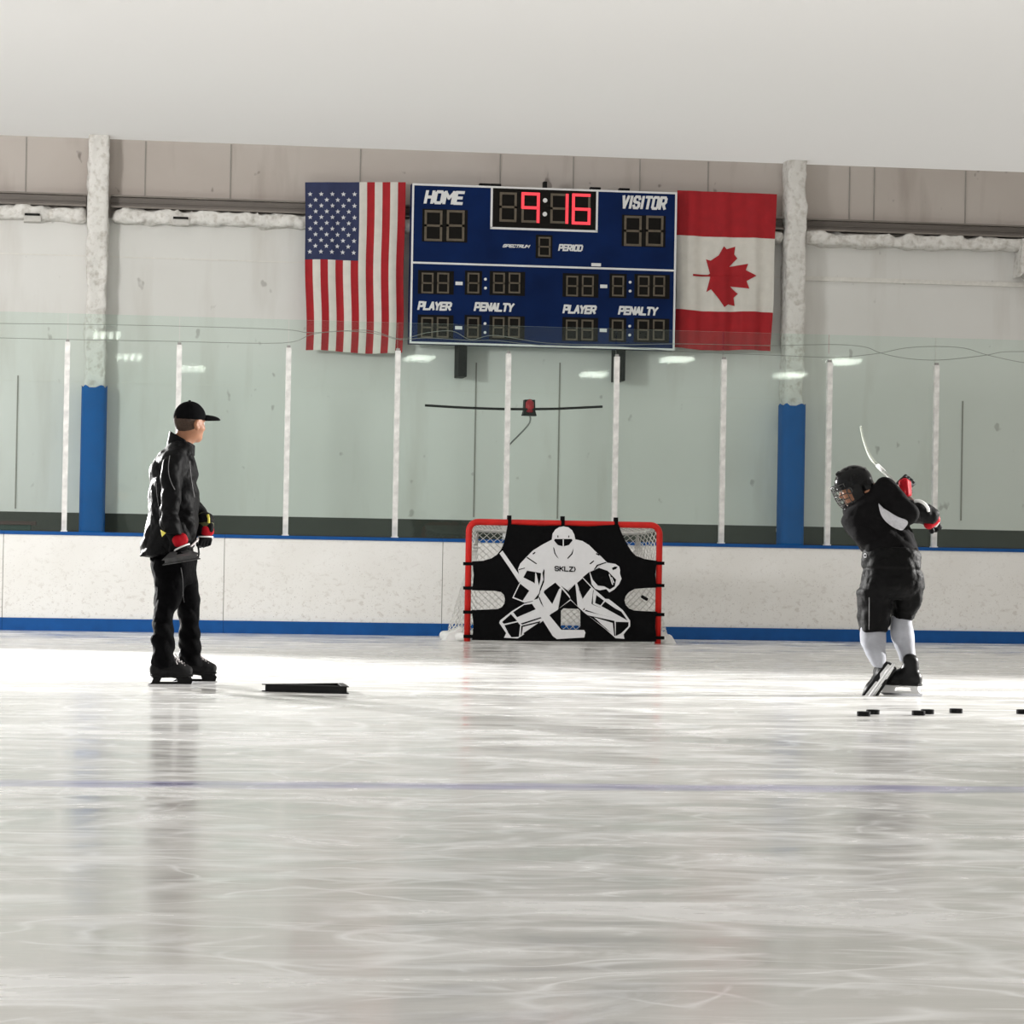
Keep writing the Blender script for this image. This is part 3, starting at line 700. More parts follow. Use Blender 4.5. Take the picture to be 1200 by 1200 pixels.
# ================================================================== HOCKEY GOAL with shooting target
GY = 30.32; GX = 4.905; HW = .965; GH = 1.19; TR = .032
GOAL = empty('hockey_goal', (GX, GY+.4, 0), 'red framed hockey goal with white netting standing before the boards', 'hockey goal')
pts = [(GX-HW, GY, .001), (GX-HW, GY, GH-.09)]
pts += [(GX-HW+.09*(1-math.cos(a)), GY, GH-.09+.09*math.sin(a)) for a in np.linspace(.2, math.pi/2, 6)]
pts += [(GX+HW-.09*(1-math.cos(a)), GY, GH-.09+.09*math.sin(a)) for a in np.linspace(math.pi/2, .2, 6)]+[(GX+HW, GY, GH-.09), (GX+HW, GY, .001)]
MB().tube(pts, TR, 14).build('frame', RED, GOAL, True)
RB = .95; BX = HW+.17
base = [(GX-HW, GY+.03, .045), (GX-BX, GY+.30, .045), (GX-BX+.05, GY+.65, .045), (GX-HW+.25, GY+RB, .045), (GX, GY+RB+.05, .045), (GX+HW-.25, GY+RB, .045), (GX+BX-.05, GY+.65, .045), (GX+BX, GY+.30, .045), (GX+HW, GY+.03, .045)]
bp_ = catmull(base, 8)
MB().tube(bp_, .044, 12).build('base_pad', WHITEPAD, GOAL, True)
for s in (-1, 1):
    x = GX+s*(HW+.02)
    MB().prism([[(x, GY+.10, .001), (x+s*.19, GY+.10, .001), (x+s*.15, GY+.10, .07), (x+s*.02, GY+.10, .14)]], (0, .3, 0)).build('corner_pad', WHITEPAD, GOAL)
top = [(GX-HW+.03, GY+.02, GH-.02), (GX-HW+.15, GY+.42, GH-.08), (GX, GY+.46, GH-.09), (GX+HW-.15, GY+.42, GH-.08), (GX+HW-.03, GY+.02, GH-.02)]
MB().tube(catmull(top, 6), .018, 8).build('top_support', WHITEPAD, GOAL, True)
def net_quads(quads, cell=.050, r=.0042):
    b = MB()
    for A, B, C, D in quads:
        A, B, C, D = (np.array(q, float) for q in (A, B, C, D)); W = (np.linalg.norm(B-A)+np.linalg.norm(C-D))/2; H = (np.linalg.norm(D-A)+np.linalg.norm(C-B))/2
        P = lambda u, v: (A*(1-u/W)+B*u/W)*(1-v/H)+(D*(1-u/W)+C*u/W)*v/H
        st = cell*math.sqrt(2)
        for k in np.arange(-H, W, st):
            u0, u1 = max(0, k), min(W, k+H)
            if u1-u0 > .02:
                b.tube([P(u, u-k) for u in np.linspace(u0, u1, 5)], r, 4, cap=False)
                b.tube([P(u, H-(u-k)) for u in np.linspace(u0, u1, 5)], r, 4, cap=False)
    return b
tb = catmull(top, 6); q = []
q.append(((GX-HW, GY, GH), (GX+HW, GY, GH), (GX+HW-.15, GY+.43, GH-.08), (GX-HW+.15, GY+.43, GH-.08)))
q.append(((GX-HW+.15, GY+.43, GH-.08), (GX+HW-.15, GY+.43, GH-.08), (GX+HW-.22, GY+RB, .06), (GX-HW+.22, GY+RB, .06)))
for s in (-1, 1):
    q.append(((GX+s*HW, GY, GH), (GX+s*(HW-.15), GY+.43, GH-.08), (GX+s*BX, GY+.32, .06), (GX+s*HW, GY+.02, .06)))
    q.append(((GX+s*(HW-.15), GY+.43, GH-.08), (GX+s*(HW-.15), GY+.44, GH-.08), (GX+s*(HW-.22), GY+RB, .06), (GX+s*BX, GY+.32, .06)))
o = net_quads(q).build('netting', NET, GOAL); o['kind'] = 'stuff'

YT = GY-.045
def T1(x, y, dy=0.): p = ypl(520+x/4.2857, 580+y/4.2857, YT-dy); return (p[0], YT-dy, p[2])
def T2(x, y, dy=0.): p = ypl(580+x/7.5, 610+y/7.5, YT-dy); return (p[0], YT-dy, p[2])
out = [(322, 146), (380, 150), (490, 156), (600, 152), (720, 158), (878, 148), (893, 190), (905, 215), (925, 255), (945, 285), (965, 305), (1010, 322), (1072, 331), (1066, 365), (1063, 400), (1066, 440), (1070, 466),
       (1010, 468), (960, 472), (930, 488), (914, 508), (908, 530), (914, 552), (930, 570), (955, 580), (1010, 584), (1072, 586), (1064, 620), (1062, 660), (1068, 720), (1066, 737), (820, 737), (600, 735), (380, 733), (142, 729), (147, 690), (149, 650), (145, 610), (140, 578),
       (210, 576), (270, 573), (292, 564), (305, 545), (308, 522), (303, 502), (288, 488), (255, 482), (142, 479), (148, 440), (151, 400), (147, 360), (142, 334), (200, 330), (240, 318), (268, 300), (290, 272), (303, 240), (312, 200)]
rr = [(600, 570), (675, 572), (686, 582), (687, 660), (676, 676), (598, 674), (588, 662), (589, 582)]
TGT = empty('shooting_target', (GX, YT, .02), 'black fabric shooting target with a white printed goalie, strapped across the goal mouth', 'shooting target')
MB().prism([[T1(*p) for p in out], [T1(*p) for p in rr]], (0, .010, 0)).build('fabric_sheet', SHEET, TGT)
for px, py in ((332, 124), (600, 128), (868, 134)):
    p = T1(px, py); MB().box((p[0]-.017, GY-TR-.008, p[2]-.06), (p[0]+.017, GY+TR+.008, p[2]+.042)).build('strap', SHEET, TGT)
for px, ys in ((130, (346, 468, 589, 711)), (1082, (343, 455, 601, 718))):
    for py in ys:
        p = T1(px, py); MB().box((p[0]-.055, GY-TR-.008, p[2]-.016), (p[0]+.055, GY+TR+.008, p[2]+.016)).build('strap', SHEET, TGT)
# printed goalie: white areas with black areas laid over them, each a thin print film
W1 = [
 [(500, 168), (507, 115), (530, 80), (565, 58), (602, 51), (645, 60), (678, 85), (698, 125), (706, 165), (770, 180), (830, 218), (880, 268), (935, 318), (985, 368), (940, 380), (900, 420), (870, 445), (830, 450), (770, 500), (710, 552), (635, 612), (530, 535), (420, 615), (400, 640), (392, 625), (425, 540), (436, 470), (410, 450), (290, 424), (262, 440), (240, 520), (212, 480), (203, 425), (222, 378), (275, 322), (335, 262), (420, 210)],
 [(66, 264), (40, 290), (120, 405), (212, 545), (240, 515)],
 [(220, 540), (240, 505), (330, 545), (400, 600), (430, 480), (438, 430), (430, 420), (415, 470), (440, 520), (420, 590), (380, 650), (335, 705), (260, 722), (152, 680)],
 [(262, 440), (290, 424), (410, 450), (436, 470), (430, 540), (400, 600), (335, 560), (240, 510)],
 [(395, 640), (420, 615), (530, 533), (578, 570), (680, 690), (480, 832), (350, 940), (200, 1036), (80, 1030), (98, 990), (38, 900), (45, 878), (150, 795), (255, 732), (330, 712), (375, 690)],
 [(640, 612), (770, 497), (870, 600), (970, 688), (1000, 690), (1040, 720), (1125, 788), (1188, 880), (1188, 930), (1130, 1000), (1138, 1040), (1060, 1034), (960, 945), (780, 805), (664, 700), (676, 690)],
 [(830, 450), (880, 435), (930, 385), (985, 370), (1060, 382), (1092, 405), (1100, 435), (1098, 465), (1113, 512), (1090, 560), (1050, 605), (1005, 632), (978, 602), (920, 614), (880, 600), (850, 560)],
]
B1 = [
 [(222, 555), (305, 620), (245, 705), (165, 672)], [(282, 440), (405, 462), (400, 520), (385, 575), (330, 540), (250, 500)],
 [(430, 425), (436, 440), (432, 540), (400, 620), (385, 650), (395, 600), (425, 520), (418, 460)],
 [(432, 618), (530, 545), (575, 590), (508, 740), (430, 635)], [(588, 602), (664, 690), (556, 778)],
 [(160, 805), (255, 742), (325, 732), (358, 780), (195, 850)], [(62, 892), (140, 822), (195, 882), (80, 908)], [(84, 920), (200, 893), (222, 920), (210, 1022), (145, 1026), (118, 990)],
 [(225, 905), (400, 850), (410, 858), (240, 915)], [(232, 925), (395, 885), (400, 895), (245, 935), (235, 1005), (226, 1012)], [(250, 990), (390, 895), (400, 905), (260, 1005)],
 [(482, 826), (528, 750), (536, 755), (500, 822)], [(372, 650), (395, 680), (440, 790), (425, 780)],
 [(645, 618), (705, 558), (728, 735), (722, 750), (664, 690)], [(722, 548), (770, 507), (845, 588), (770, 690)], [(738, 600), (790, 780), (778, 790), (725, 690)],
 [(862, 620), (870, 605), (848, 730), (940, 770), (1060, 815), (860, 740)],
 [(892, 655), (958, 705), (928, 745), (880, 725)], [(968, 712), (1060, 775), (1110, 800), (1165, 878), (935, 752)],
 [(815, 832), (1050, 882), (1058, 1015), (1048, 1012), (1035, 900), (870, 850), (985, 965), (975, 950)], [(885, 862), (900, 880), (1020, 985), (990, 965)],
 [(1062, 890), (1175, 893), (1172, 930), (1108, 992), (1062, 1015)], [(790, 795), (1040, 855), (900, 820), (800, 785)],
 [(835, 452), (915, 416), (990, 442), (1065, 520), (1052, 580), (1010, 605), (960, 578), (905, 572), (860, 520)], [(1028, 418), (1050, 405), (1078, 406), (1066, 425), (1036, 436)],
 [(525, 162), (675, 162), (682, 175), (650, 215), (600, 228), (552, 215), (520, 176)], [(512, 235), (520, 240), (532, 290), (560, 335), (545, 322), (522, 290)], [(690, 245), (682, 295), (640, 338), (635, 330), (672, 290)],
 [(282, 318), (370, 378), (362, 384), (278, 328)], [(208, 428), (262, 414), (264, 420), (210, 436)], [(868, 432), (895, 390), (975, 364), (980, 372), (905, 398), (878, 432)], [(830, 378), (868, 350), (872, 358), (840, 385)],
 [(548, 132), (556, 130), (558, 148), (550, 150)], [(646, 132), (654, 132), (652, 150), (644, 148)], [(330, 290), (352, 275), (356, 284), (336, 300)], [(890, 285), (920, 300), (915, 310), (888, 296)],
 [(500, 842), (582, 965), (575, 850), (560, 790)],
]
B1.pop()
W2 = [[(535, 178), (594, 176), (594, 212), (560, 206)], [(606, 176), (668, 178), (645, 206), (606, 212)]]
W3 = [[(355, 455), (365, 470), (388, 578), (350, 560)], [(500, 742), (565, 600), (578, 598), (552, 785), (480, 828)], [(330, 700), (375, 688), (480, 835), (583, 960), (783, 962), (795, 985), (785, 1028), (545, 1042), (508, 1015), (400, 845)],
      [(708, 560), (718, 558), (790, 760), (770, 790), (724, 740)], [(240, 505), (252, 500), (330, 608), (255, 708), (246, 700), (305, 612)], [(770, 690), (845, 588), (858, 600), (785, 750)], [(1000, 470), (1008, 470), (1040, 565), (1030, 565)], [(1020, 500), (1028, 498), (1050, 545), (1042, 550)]]
def film(name, polys, lift, m):
    b = MB()
    for i, p in enumerate(polys): b.prism([[T2(x, y, lift-.0015) for x, y in p]], (0, -.0015-.0001*(i % 6), 0))
    return b.build(name, m, TGT)
film('printed_goalie', W1, .0015, ARTW); film('print_detail', B1, .003, ARTB); film('mask_opening_edge', [[(x, y) for x, y in q_] for q_ in W2], .0036, ARTB); film('printed_stick', W3, .0045, ARTW)
film('mask_cage', [[(596, 165), (605, 165), (605, 228), (596, 228)], [(522, 205), (548, 224), (600, 236), (654, 224), (684, 200), (684, 210), (656, 234), (600, 246), (546, 234), (520, 214)]], .0060, ARTW)
a_ = T2(523, 445); b_ = T2(718, 402)
lettering(MB(), 'SKLZ>', a_[0], b_[0], a_[2], b_[2], YT-.0035, .002, .20, 0, .42, -.02).build('lettering', ARTB, TGT)

# ================================================================== PUCKS
def puck(center, label, R=None, group=None):
    b = MB(); n = 28; r = .0381; h = .0254; V = []
    prof = [(r*.93, 0), (r, .002), (r, h-.002), (r*.93, h)]
    for pr, pz in prof: V += [(pr*math.cos(2*math.pi*j/n), pr*math.sin(2*math.pi*j/n), pz) for j in range(n)]
    F = [(k*n+j, k*n+(j+1) % n, (k+1)*n+(j+1) % n, (k+1)*n+j) for k in range(3) for j in range(n)]+[tuple(range(n))[::-1], tuple(3*n+j for j in range(n))]
    if R is not None: V = [tuple(R@Vector(v)) for v in V]
    V = [tuple(np.array(v)+center) for v in V]
    o = b.add(V, F).build('hockey_puck', RUBBER, loc=center); autosmooth(o, 50); return tag(o, label, 'puck', group)
for (px, py), lab in (((1013.7, 839.5), 'black puck on the ice, front one of the pair nearest the player\'s lifted skate'), ((1024.5, 837.3), 'black puck on the ice, rear one of the pair nearest the player\'s lifted skate'),
                      ((1078, 838.5), 'black puck on the ice, front one of the middle pair'), ((1088.5, 837), 'black puck on the ice, rear one of the middle pair'), ((1122, 836), 'single black puck on the ice right of the two pairs'), ((1200.5, 837), 'black puck cut by the right edge of the picture')):
    g = gnd(px, py); puck(np.array([g[0], g[1]+.03, .0006]), lab, None, 'pucks on the ice')
p = ypl(754.5, 702, GY+.10)
puck(p, 'black puck tilted in flight, going through the lower right pocket of the target', Matrix.Rotation(math.radians(28), 3, 'Y') @ Matrix.Rotation(math.radians(12), 3, 'X'))

# ================================================================== triangular passing frame on the ice
def tri_frame(name, A, B, C, zdir, H, label, wd=.035, PLAST=PLAST):
    A, B, C, zd = (np.array(v, float) for v in (A, B, C, zdir)); G = (A+B+C)/3
    def ins(k): return [G+(p-G)*k for p in (A, B, C)]
    L_ = np.linalg.norm(B-A); k1 = 1-wd/(L_*.2887); k2 = 1-.010/(L_*.2887); k3 = 1-.022/(L_*.2887)
    r = empty(name, G, label, 'passing frame')
    o1, i1 = ins(1), ins(k1)
    MB().prism([[p+zd*(H-.006) for p in o1], [p+zd*(H-.006) for p in i1]], zd*.006).build('top_flange', PLAST, r)
    MB().prism([[p+zd*.001 for p in o1], [p+zd*.001 for p in i1]], zd*.006).build('bottom_flange', PLAST, r)
    MB().prism([[p+zd*.006 for p in ins(k2)], [p+zd*.006 for p in ins(k3)]], zd*(H-.011)).build('rail_web', PLAST, r)
    return r
a = gnd(306.7, 810.3); b = gnd(408.7, 813.4); d = b-a; nrm = np.array([-d[1], d[0], 0])/np.linalg.norm(d); L_ = np.linalg.norm(d)
cc = (a+b)/2+nrm*L_*.82+d/L_*.09
tri_frame('passing_frame', a, b, cc, (0, 0, 1), .047, 'low black triangular passing frame lying on the ice right of the coach')

# ================================================================== PEOPLE
from mathutils.bvhtree import BVHTree
def on_surface(objs, pts, lift=.002):
    """points where the line of sight meets the garment, lifted off its surface"""
    bv = []
    for o in objs:
        b0 = origin(o); bv.append(BVHTree.FromPolygons([tuple(np.array(v.co)+b0) for v in o.data.vertices], [tuple(p.vertices) for p in o.data.polygons]))
    out = []
    for px, py in pts:
        d = Vector(ray(px, py)).normalized(); best = None
        for b in bv:
            h = b.ray_cast(Vector(O3), d)
            if h[0] is not None and (best is None or h[3] < best[3]): best = h
        if best is not None: out.append(np.array(best[0])-np.array(d)*lift)
    return out
def frame3(f, up):
    f = np.array(f, float); f /= np.linalg.norm(f); up = np.array(up, float); s = np.cross(up, f); s /= np.linalg.norm(s); u = np.cross(f, s)
    return np.stack([f, s, u], 1)      # columns: forward, left, up

def skate(parent, R, t, sc=1.0, boot=BOOT, holder=BOOT, tall=False, lace=True, foot='skate'):
    R = np.array(R); t = np.array(t)
    tr = lambda V: (np.array(V)*sc)@R.T+t
    top = .235 if tall else .20
    ops = [(rcone((-.070, 0, .125), (.07, 0, .112), .048, .041), 0), (rcone((.07, 0, .112), (.125, 0, .108), .043, .040), .02),
           (rcone((-.062, 0, .13), (-.048, 0, top), .050, .054), .02), (rcone((.085, 0, .118), (-.005 if not tall else -.02, 0, .180 if not tall else .165), .040, .046 if not tall else .042), .03), (rcone((-.005 if not tall else -.025, 0, .18), (-.015 if not tall else -.035, 0, top+.012), .044 if not tall else .038, .038 if not tall else .034), .02), (ell((-.105, 0, .115), (.025, .035, .045)), .02),
           (plane((0, 0, .075), (0, 0, -1)), .008, '&'), (rbox((.02, 0, .078), (.145, .042, .007), None, .006), .008)]
    V0 = sculpt('skate_boot', ops, boot, parent, .0065, (-.15, -.08, .05), (.19, .08, top+.07), lambda P, D: D+.002*vnoise(P, (30, 30, 30)), .02, None, (R*sc, t))
    V0.name = 'skate_boot'
    b = MB(); o2 = [(-.135, .018), (-.118, .03), (-.10, .072), (-.02, .075), (.02, .074), (.145, .072), (.165, .05), (.155, .018)]
    hole = [(-.06, .034), (-.050, .060), (.02, .062), (.055, .056), (.062, .034)]
    L_ = [[tr([(x, -.011, z)])[0] for x, z in o2], [tr([(x, -.011, z)])[0] for x, z in hole]]
    b.prism(L_, R[:, 1]*.022*sc)
    for x0_, x1_ in ((-.115, -.015), (.015, .155)): b.prism([[tr([(x, y, .062)])[0] for x, y in ((x0_, -.022), (x1_-.02, -.027), (x1_, -.012), (x1_, .012), (x1_-.02, .027), (x0_, .022))]], R[:, 2]*.0095*sc)
    b.build('blade_holder', holder, V0)
    bl = [(-.140, .006), (-.128, .0005), (.145, .0005), (.168, .012), (.168, .022), (-.138, .022)]
    MB().prism([[tr([(x, -.002, z)])[0] for x, z in bl]], R[:, 1]*.004*sc).build('steel_blade', STEEL, V0)
    if lace:
        b = MB()
        for k in range(6):
            q = k/5; x = .105-.085*q; z = .156+.062*q
            b.tube(tr([(x, -.034, z-.012), (x-.008, -.012, z+.004), (x-.014, .012, z+.006), (x-.02, .034, z-.012)]), .0036*sc, 6)
            b.tube(tr([(x-.01, -.034, z-.012), (x-.004, -.012, z+.003), (x+.002, .012, z+.005), (x, .034, z-.012)]), .0036*sc, 6)
        b.tube(tr([(.04, -.02, .222), (.052, -.052, .20), (.04, -.060, .175), (.05, -.052, .155)]), .004*sc, 6)
        b.build('laces', LACE, V0, True)
    return V0
def glove(parent, wpt, d, n, sc=1., body=GLOVE, roll=GRED, trim=GWHITE, rollpos=.06, rollr=(.045, .052, .03), cuff=True, curl=1., rolls=1, cs=-.075):
    d = np.array(d, float); d /= np.linalg.norm(d); n = np.array(n, float); n -= d*(n@d); n /= np.linalg.norm(n); s = np.cross(d, n)
    R = np.stack([d, s, n], 1); wpt = np.array(wpt, float)
    ops = [(rbox((.075, 0, 0), (.052, .046, .028), None, .024), 0)]
    if cuff: ops += [(rcone((cs, 0, 0), (.02, 0, 0), .066, .052, ((0, 0, 1), .85)), .02)]
    for k in range(4):
        y = -.036+.024*k; ln = (.034, .041, .043, .036)[k]; a = np.array([.115, y, .006]); b = a+np.array([ln*math.cos(.5*curl), 0, -ln*math.sin(.5*curl)])
        c = b+np.array([ln*.8*math.cos(1.4*curl), 0, -ln*.8*math.sin(1.4*curl)]); e = c+np.array([ln*.6*math.cos(2.3*curl), 0, -ln*.6*math.sin(2.3*curl)])
        ops += [(rcone(a, b, .0145, .014), .004), (rcone(b, c, .014, .013), .004), (rcone(c, e, .013, .0115), .004)]
    ops += [(rcone((.05, .04, -.008), (.09, .062, -.03), .018, .015), .01), (rcone((.09, .062, -.03), (.118, .045, -.056), .015, .012), .006)]
    g = sculpt('glove', ops, body, parent, .0055, (-.15, -.09, -.12), (.22, .1, .08), lambda P, D: D+.0025*vnoise(P, (28, 28, 28)), .01, None, (R*sc, wpt))
    for k in range(rolls):
        sculpt('back_roll', [(rbox((rollpos+.034*k, 0, .026), rollr, None, min(rollr)*.95), 0)], roll, g, .006, (rollpos-.08+.034*k, -.09, -.03), (rollpos+.08+.034*k, .09, .09), None, .01, None, (R*sc, wpt))
    if trim is not None:
        x = rollpos+rollr[0]+.004; P = [wpt+R@np.array([x, .052*math.cos(a), .036*math.sin(a)+.004])*sc for a in np.linspace(-.3, math.pi+.3, 14)]
        MB().tube(P, .0055*sc, 8).build('trim_band', trim, g, True)
    return g
def finger_ops(wpt, d, n, r=.009, sc=1.):
    d = np.array(d, float); d /= np.linalg.norm(d); n = np.array(n, float); n -= d*(n@d); n /= np.linalg.norm(n); s = np.cross(d, n); w0 = np.array(wpt); ops = []
    A = lambda x, y, z: w0+(d*x+s*y+n*z)*sc
    ops += [(rcone(A(0, 0, 0), A(.08, 0, 0), .028, .034, (n, .55)), .01)]
    for k in range(4):
        y = -.03+.02*k; ln = (.03, .038, .04, .032)[k]; a = A(.10, y, 0); b = a+d*ln*.9-n*ln*.4; c = b+d*ln*.2-n*ln*.75; e = c-d*ln*.4-n*ln*.4
        ops += [(rcone(A(.06, y*.8, 0), a, r*1.1, r), .004), (rcone(a, b, r, r*.95), .002), (rcone(b, c, r*.95, r*.9), .002), (rcone(c, e, r*.9, r*.8), .002)]
    ops += [(rcone(A(.03, .025, -.004), A(.075, .052, -.02), .012, .0105), .006), (rcone(A(.075, .052, -.02), A(.1, .04, -.042), .0105, .009), .002)]
    return ops
def head_ops(c, R, sc=1.):
    """R columns forward, left, up; c centre of the skull"""
    A = lambda x, y, z: np.array(c)+R@np.array([x, y, z])*sc
    ops = [(ell(A(-.008, 0, .02), np.array([.098, .077, .098])*sc, R), 0), (ell(A(.03, 0, -.055), np.array([.066, .058, .068])*sc, R), .03), (ell(A(.068, 0, -.098), np.array([.024, .03, .022])*sc, R), .025),
           (rcone(A(.088, 0, .0), A(.108, 0, -.032), .009*sc, .014*sc), .012), (rcone(A(.088, -.03, .018), A(.088, .03, .018), .010*sc, .010*sc), .015),
           (ell(A(.082, 0, -.066), np.array([.015, .026, .007])*sc, R), .004), (ell(A(.080, 0, -.077), np.array([.015, .022, .007])*sc, R), .004),
           (ell(A(.090, -.031, -.002), np.array([.012, .014, .008])*sc, R), .006, '-'), (ell(A(.090, .031, -.002), np.array([.012, .014, .008])*sc, R), .006, '-')]
    for s in (-1, 1):
        ops += [(ell(A(-.002, s*.083, -.020), np.array([.023, .014, .036])*sc, R), .004), (ell(A(.004, s*.097, -.014), np.array([.012, .010, .020])*sc, R), .003, '-')]
        ops += [(ell(A(.055, s*.045, -.03), np.array([.03, .02, .025])*sc, R), .02)]
    return ops
def eyes(parent, c, R, sc=1.):
    for s in (-1, 1):
        p = np.array(c)+R@np.array([.081, s*.031, -.002])*sc; b = MB(); V = []; F = []
        for i in range(7):
            for j in range(10):
                th = math.pi*i/6; ph = 2*math.pi*j/10; V.append(p+.0115*sc*np.array([math.sin(th)*math.cos(ph), math.sin(th)*math.sin(ph), math.cos(th)]))
        for i in range(6):
            for j in range(10): F.append((i*10+j, i*10+(j+1) % 10, (i+1)*10+(j+1) % 10, (i+1)*10+j))
        b.add(V, F).build('eye', mat('eye_white', (.6, .58, .55), .3), parent, True)

# ------------------------------------------------------------------ the coach
Y0 = 19.62
def M(px, py, dy=0.): return ypl(px, py, Y0+dy)
def Lr(py, pl, pr, dy, ry, Y=None):
    a = ypl(pl, py, (Y or Y0)+dy); b = ypl(pr, py, (Y or Y0)+dy); return ((a[2]+b[2])/2, (a[0]+b[0])/2, (a[1]+b[1])/2, (b[0]-a[0])/2, ry)
gn0 = gnd(199.5, 804.8); gf0 = gnd(230, 801.3)
COACH = empty('person', (M(205, 700)[0], Y0, 0), 'person in black jacket and cap standing on skates at left, looking towards the goal', 'person')
hx = math.radians(34); HF = np.array([math.cos(hx), math.sin(hx), -.05]); HR = frame3(HF, (0, 0, 1)); HC = M(222.5, 495, .0)
shR, elR, wrR = M(202, 543, -.17), M(199, 590, -.25), M(204, 625, -.25); shL, elL, wrL = M(210, 543, .17), M(224, 590, .22), M(240, 612, .06)
dR = M(217, 652, -.27)-wrR; dL = M(240, 648, .05)-wrL
body = head_ops(HC, HR)+[(rcone(M(216, 512, .005), M(210, 535), .058, .066), .03), (rcone(M(206, 545), M(205, 600), .13, .12, ((1, 0, 0), .8)), .05), (rcone(M(205, 600), M(204, 655), .12, .125, ((1, 0, 0), .8)), .05)]
for sh, e_, w_ in ((shR, elR, wrR), (shL, elL, wrL)): body += [(rcone(M(207, 540), sh, .07, .055), .04), (rcone(sh, e_, .050, .040), .02), (rcone(e_, w_, .040, .028), .015)]
body += finger_ops(wrR, dR, (.35, -1, .25), .008, .82)+finger_ops(wrL, dL, (.5, -1, .2), .008, .8)
for hip, kn, an in ((M(199, 665, -.09), M(191, 722, -.13), np.array((gn0[0]-.068, gn0[1], .14))), (M(210, 665, .09), M(221, 722, .17), np.array((gf0[0]-.078, gf0[1], .14)))):
    body += [(rcone(hip, kn, .070, .044), .03), (rcone(kn, an, .044, .030), .02)]
skin = sculpt('body', body, SKIN, COACH, .0065, np.minimum(M(160, 790, -.35), M(160, 465, -.35)), np.maximum(M(262, 465, .4), M(262, 800, .4)))
eyes(COACH, HC, HR)
# short hair below the cap
hair = [(ell(HC+HR@np.array([-.012, 0, .018]), (.101, .081, .100), HR), 0), (plane(HC+HR@np.array([.022, 0, 0]), HR@np.array([1, 0, .15])), .01, '&'), (plane(HC+HR@np.array([0, 0, -.046]), HR@np.array([.35, 0, -1])), .01, '&'),
        (ell(HC+HR@np.array([.010, -.085, -.022]), (.028, .03, .042), HR), .005, '-'), (ell(HC+HR@np.array([.005, .085, -.022]), (.03, .03, .045), HR), .005, '-')]
sculpt('hair', hair, HAIR, COACH, .005, HC-.16, HC+.16, lambda P, D: D+.0015*vnoise(P, (120, 120, 60)))
# cap: crown, brim, button
CR = HR@np.array(Matrix.Rotation(math.radians(-4), 3, 'Y'))
cc = HC+HR@np.array([-.004, 0, .028])
def seamsf(P, D):
    q = (P-cc)@CR.astype(np.float32); a = np.arctan2(q[..., 1], q[..., 0]); return D+.0016*np.exp(-(np.abs(((a*3/math.pi+.5) % 1)-.5)*14)**2)+.001*vnoise(P, (25, 25, 25))
cap = sculpt('cap', [(ell(cc, (.110, .090, .107), CR), 0), (plane(cc+CR@np.array([0, 0, -.012]), -CR[:, 2]), .008, '&')], CAPM, COACH, .005, cc-.16, cc+.16, seamsf)
bc = cc+CR@np.array([.124, 0, -.014])
brim = [(ell(bc, (.104, .082, .036), CR), 0), (plane(bc+CR@np.array([0, 0, .0]), -CR[:, 2]), .0, '&'), (ell(bc+CR@np.array([0, 0, -.014]), (.1035, .0815, .034), CR), .0, '-'), (plane(cc+CR@np.array([.075, 0, 0]), -CR[:, 0]), .003, '&')]
sculpt('brim', brim, CAPM, cap, .0035, bc-.14, bc+.14)
sculpt('button', [(ell(cc+CR@np.array([0, 0, .108]), (.010, .010, .006), CR), 0)], CAPM, cap, .003, cc+CR@np.array([0, 0, .108])-.02, cc+CR@np.array([0, 0, .108])+.02)
# jacket
jr = [Lr(517, 199, 225, .0, .09), Lr(522, 195, 226.5, .0, .13), Lr(530, 186, 228, .0, .185), Lr(538, 180, 229.5, 0, .215), Lr(548, 176, 231, 0, .225), Lr(565, 174.3, 232.5, 0, .225), Lr(582, 173.5, 234, 0, .22),
      Lr(600, 172, 234, 0, .22), Lr(620, 168.5, 232.5, 0, .225), Lr(635, 165.5, 229.5, 0, .23), Lr(648, 163, 226, 0, .225), Lr(654, 162.5, 222, 0, .22)]
ar = [Lr(527, 196, 212, -.15, .05), Lr(535, 190, 215, -.19, .075), Lr(548, 188, 216, -.225, .08), Lr(570, 187, 214.5, -.25, .08), Lr(592, 186, 212.5, -.265, .078), Lr(612, 187.5, 211, -.27, .07), Lr(626, 191, 213, -.27, .062)]
jop = [(loft(jr, 2.3), 0), (loft(ar), .025), (rcone(M(211, 540, .15), M(222, 590, .23), .085, .075), .03), (rcone(M(222, 590, .23), M(239, 610, .07), .072, .055), .02), (plane(M(190, 650.5, 0), (.24, 0, -1)), .008, '&'),
       (ell(M(215, 518, 0), (.072, .075, .05)), .01, '-')]
def jpost(P, D):
    z = P[..., 2]; D = D+.010*(1-2*np.abs(vnoise(P+P[..., [2, 0, 1]]*.5, (10, 8, 7), 2.)))+.005*(1-2*np.abs(vnoise(P-P[..., [2, 1, 0]]*.4, (19, 15, 14), 5.)))
    el = np.exp(-((z-elR[2]+.05)/.10)**2)*(P[..., 1] < Y0-.15); return D+.004*el*np.sin(z*75+P[..., 0]*70+4*vnoise(P, (7, 7, 7)))+.004*(1-2*np.abs(vnoise(P+P[..., [2, 0, 1]]*.5, (16, 9, 6), 11.)))
jacket = sculpt('jacket', jop, CLOTH, COACH, .0065, np.minimum(M(158, 660, -.36), M(158, 500, -.36)), np.maximum(M(252, 500, .34), M(252, 660, .34)), jpost)
nb, nt_ = M(211, 533, 0), M(213.5, 509, 0); nax = (nt_-nb)/np.linalg.norm(nt_-nb)
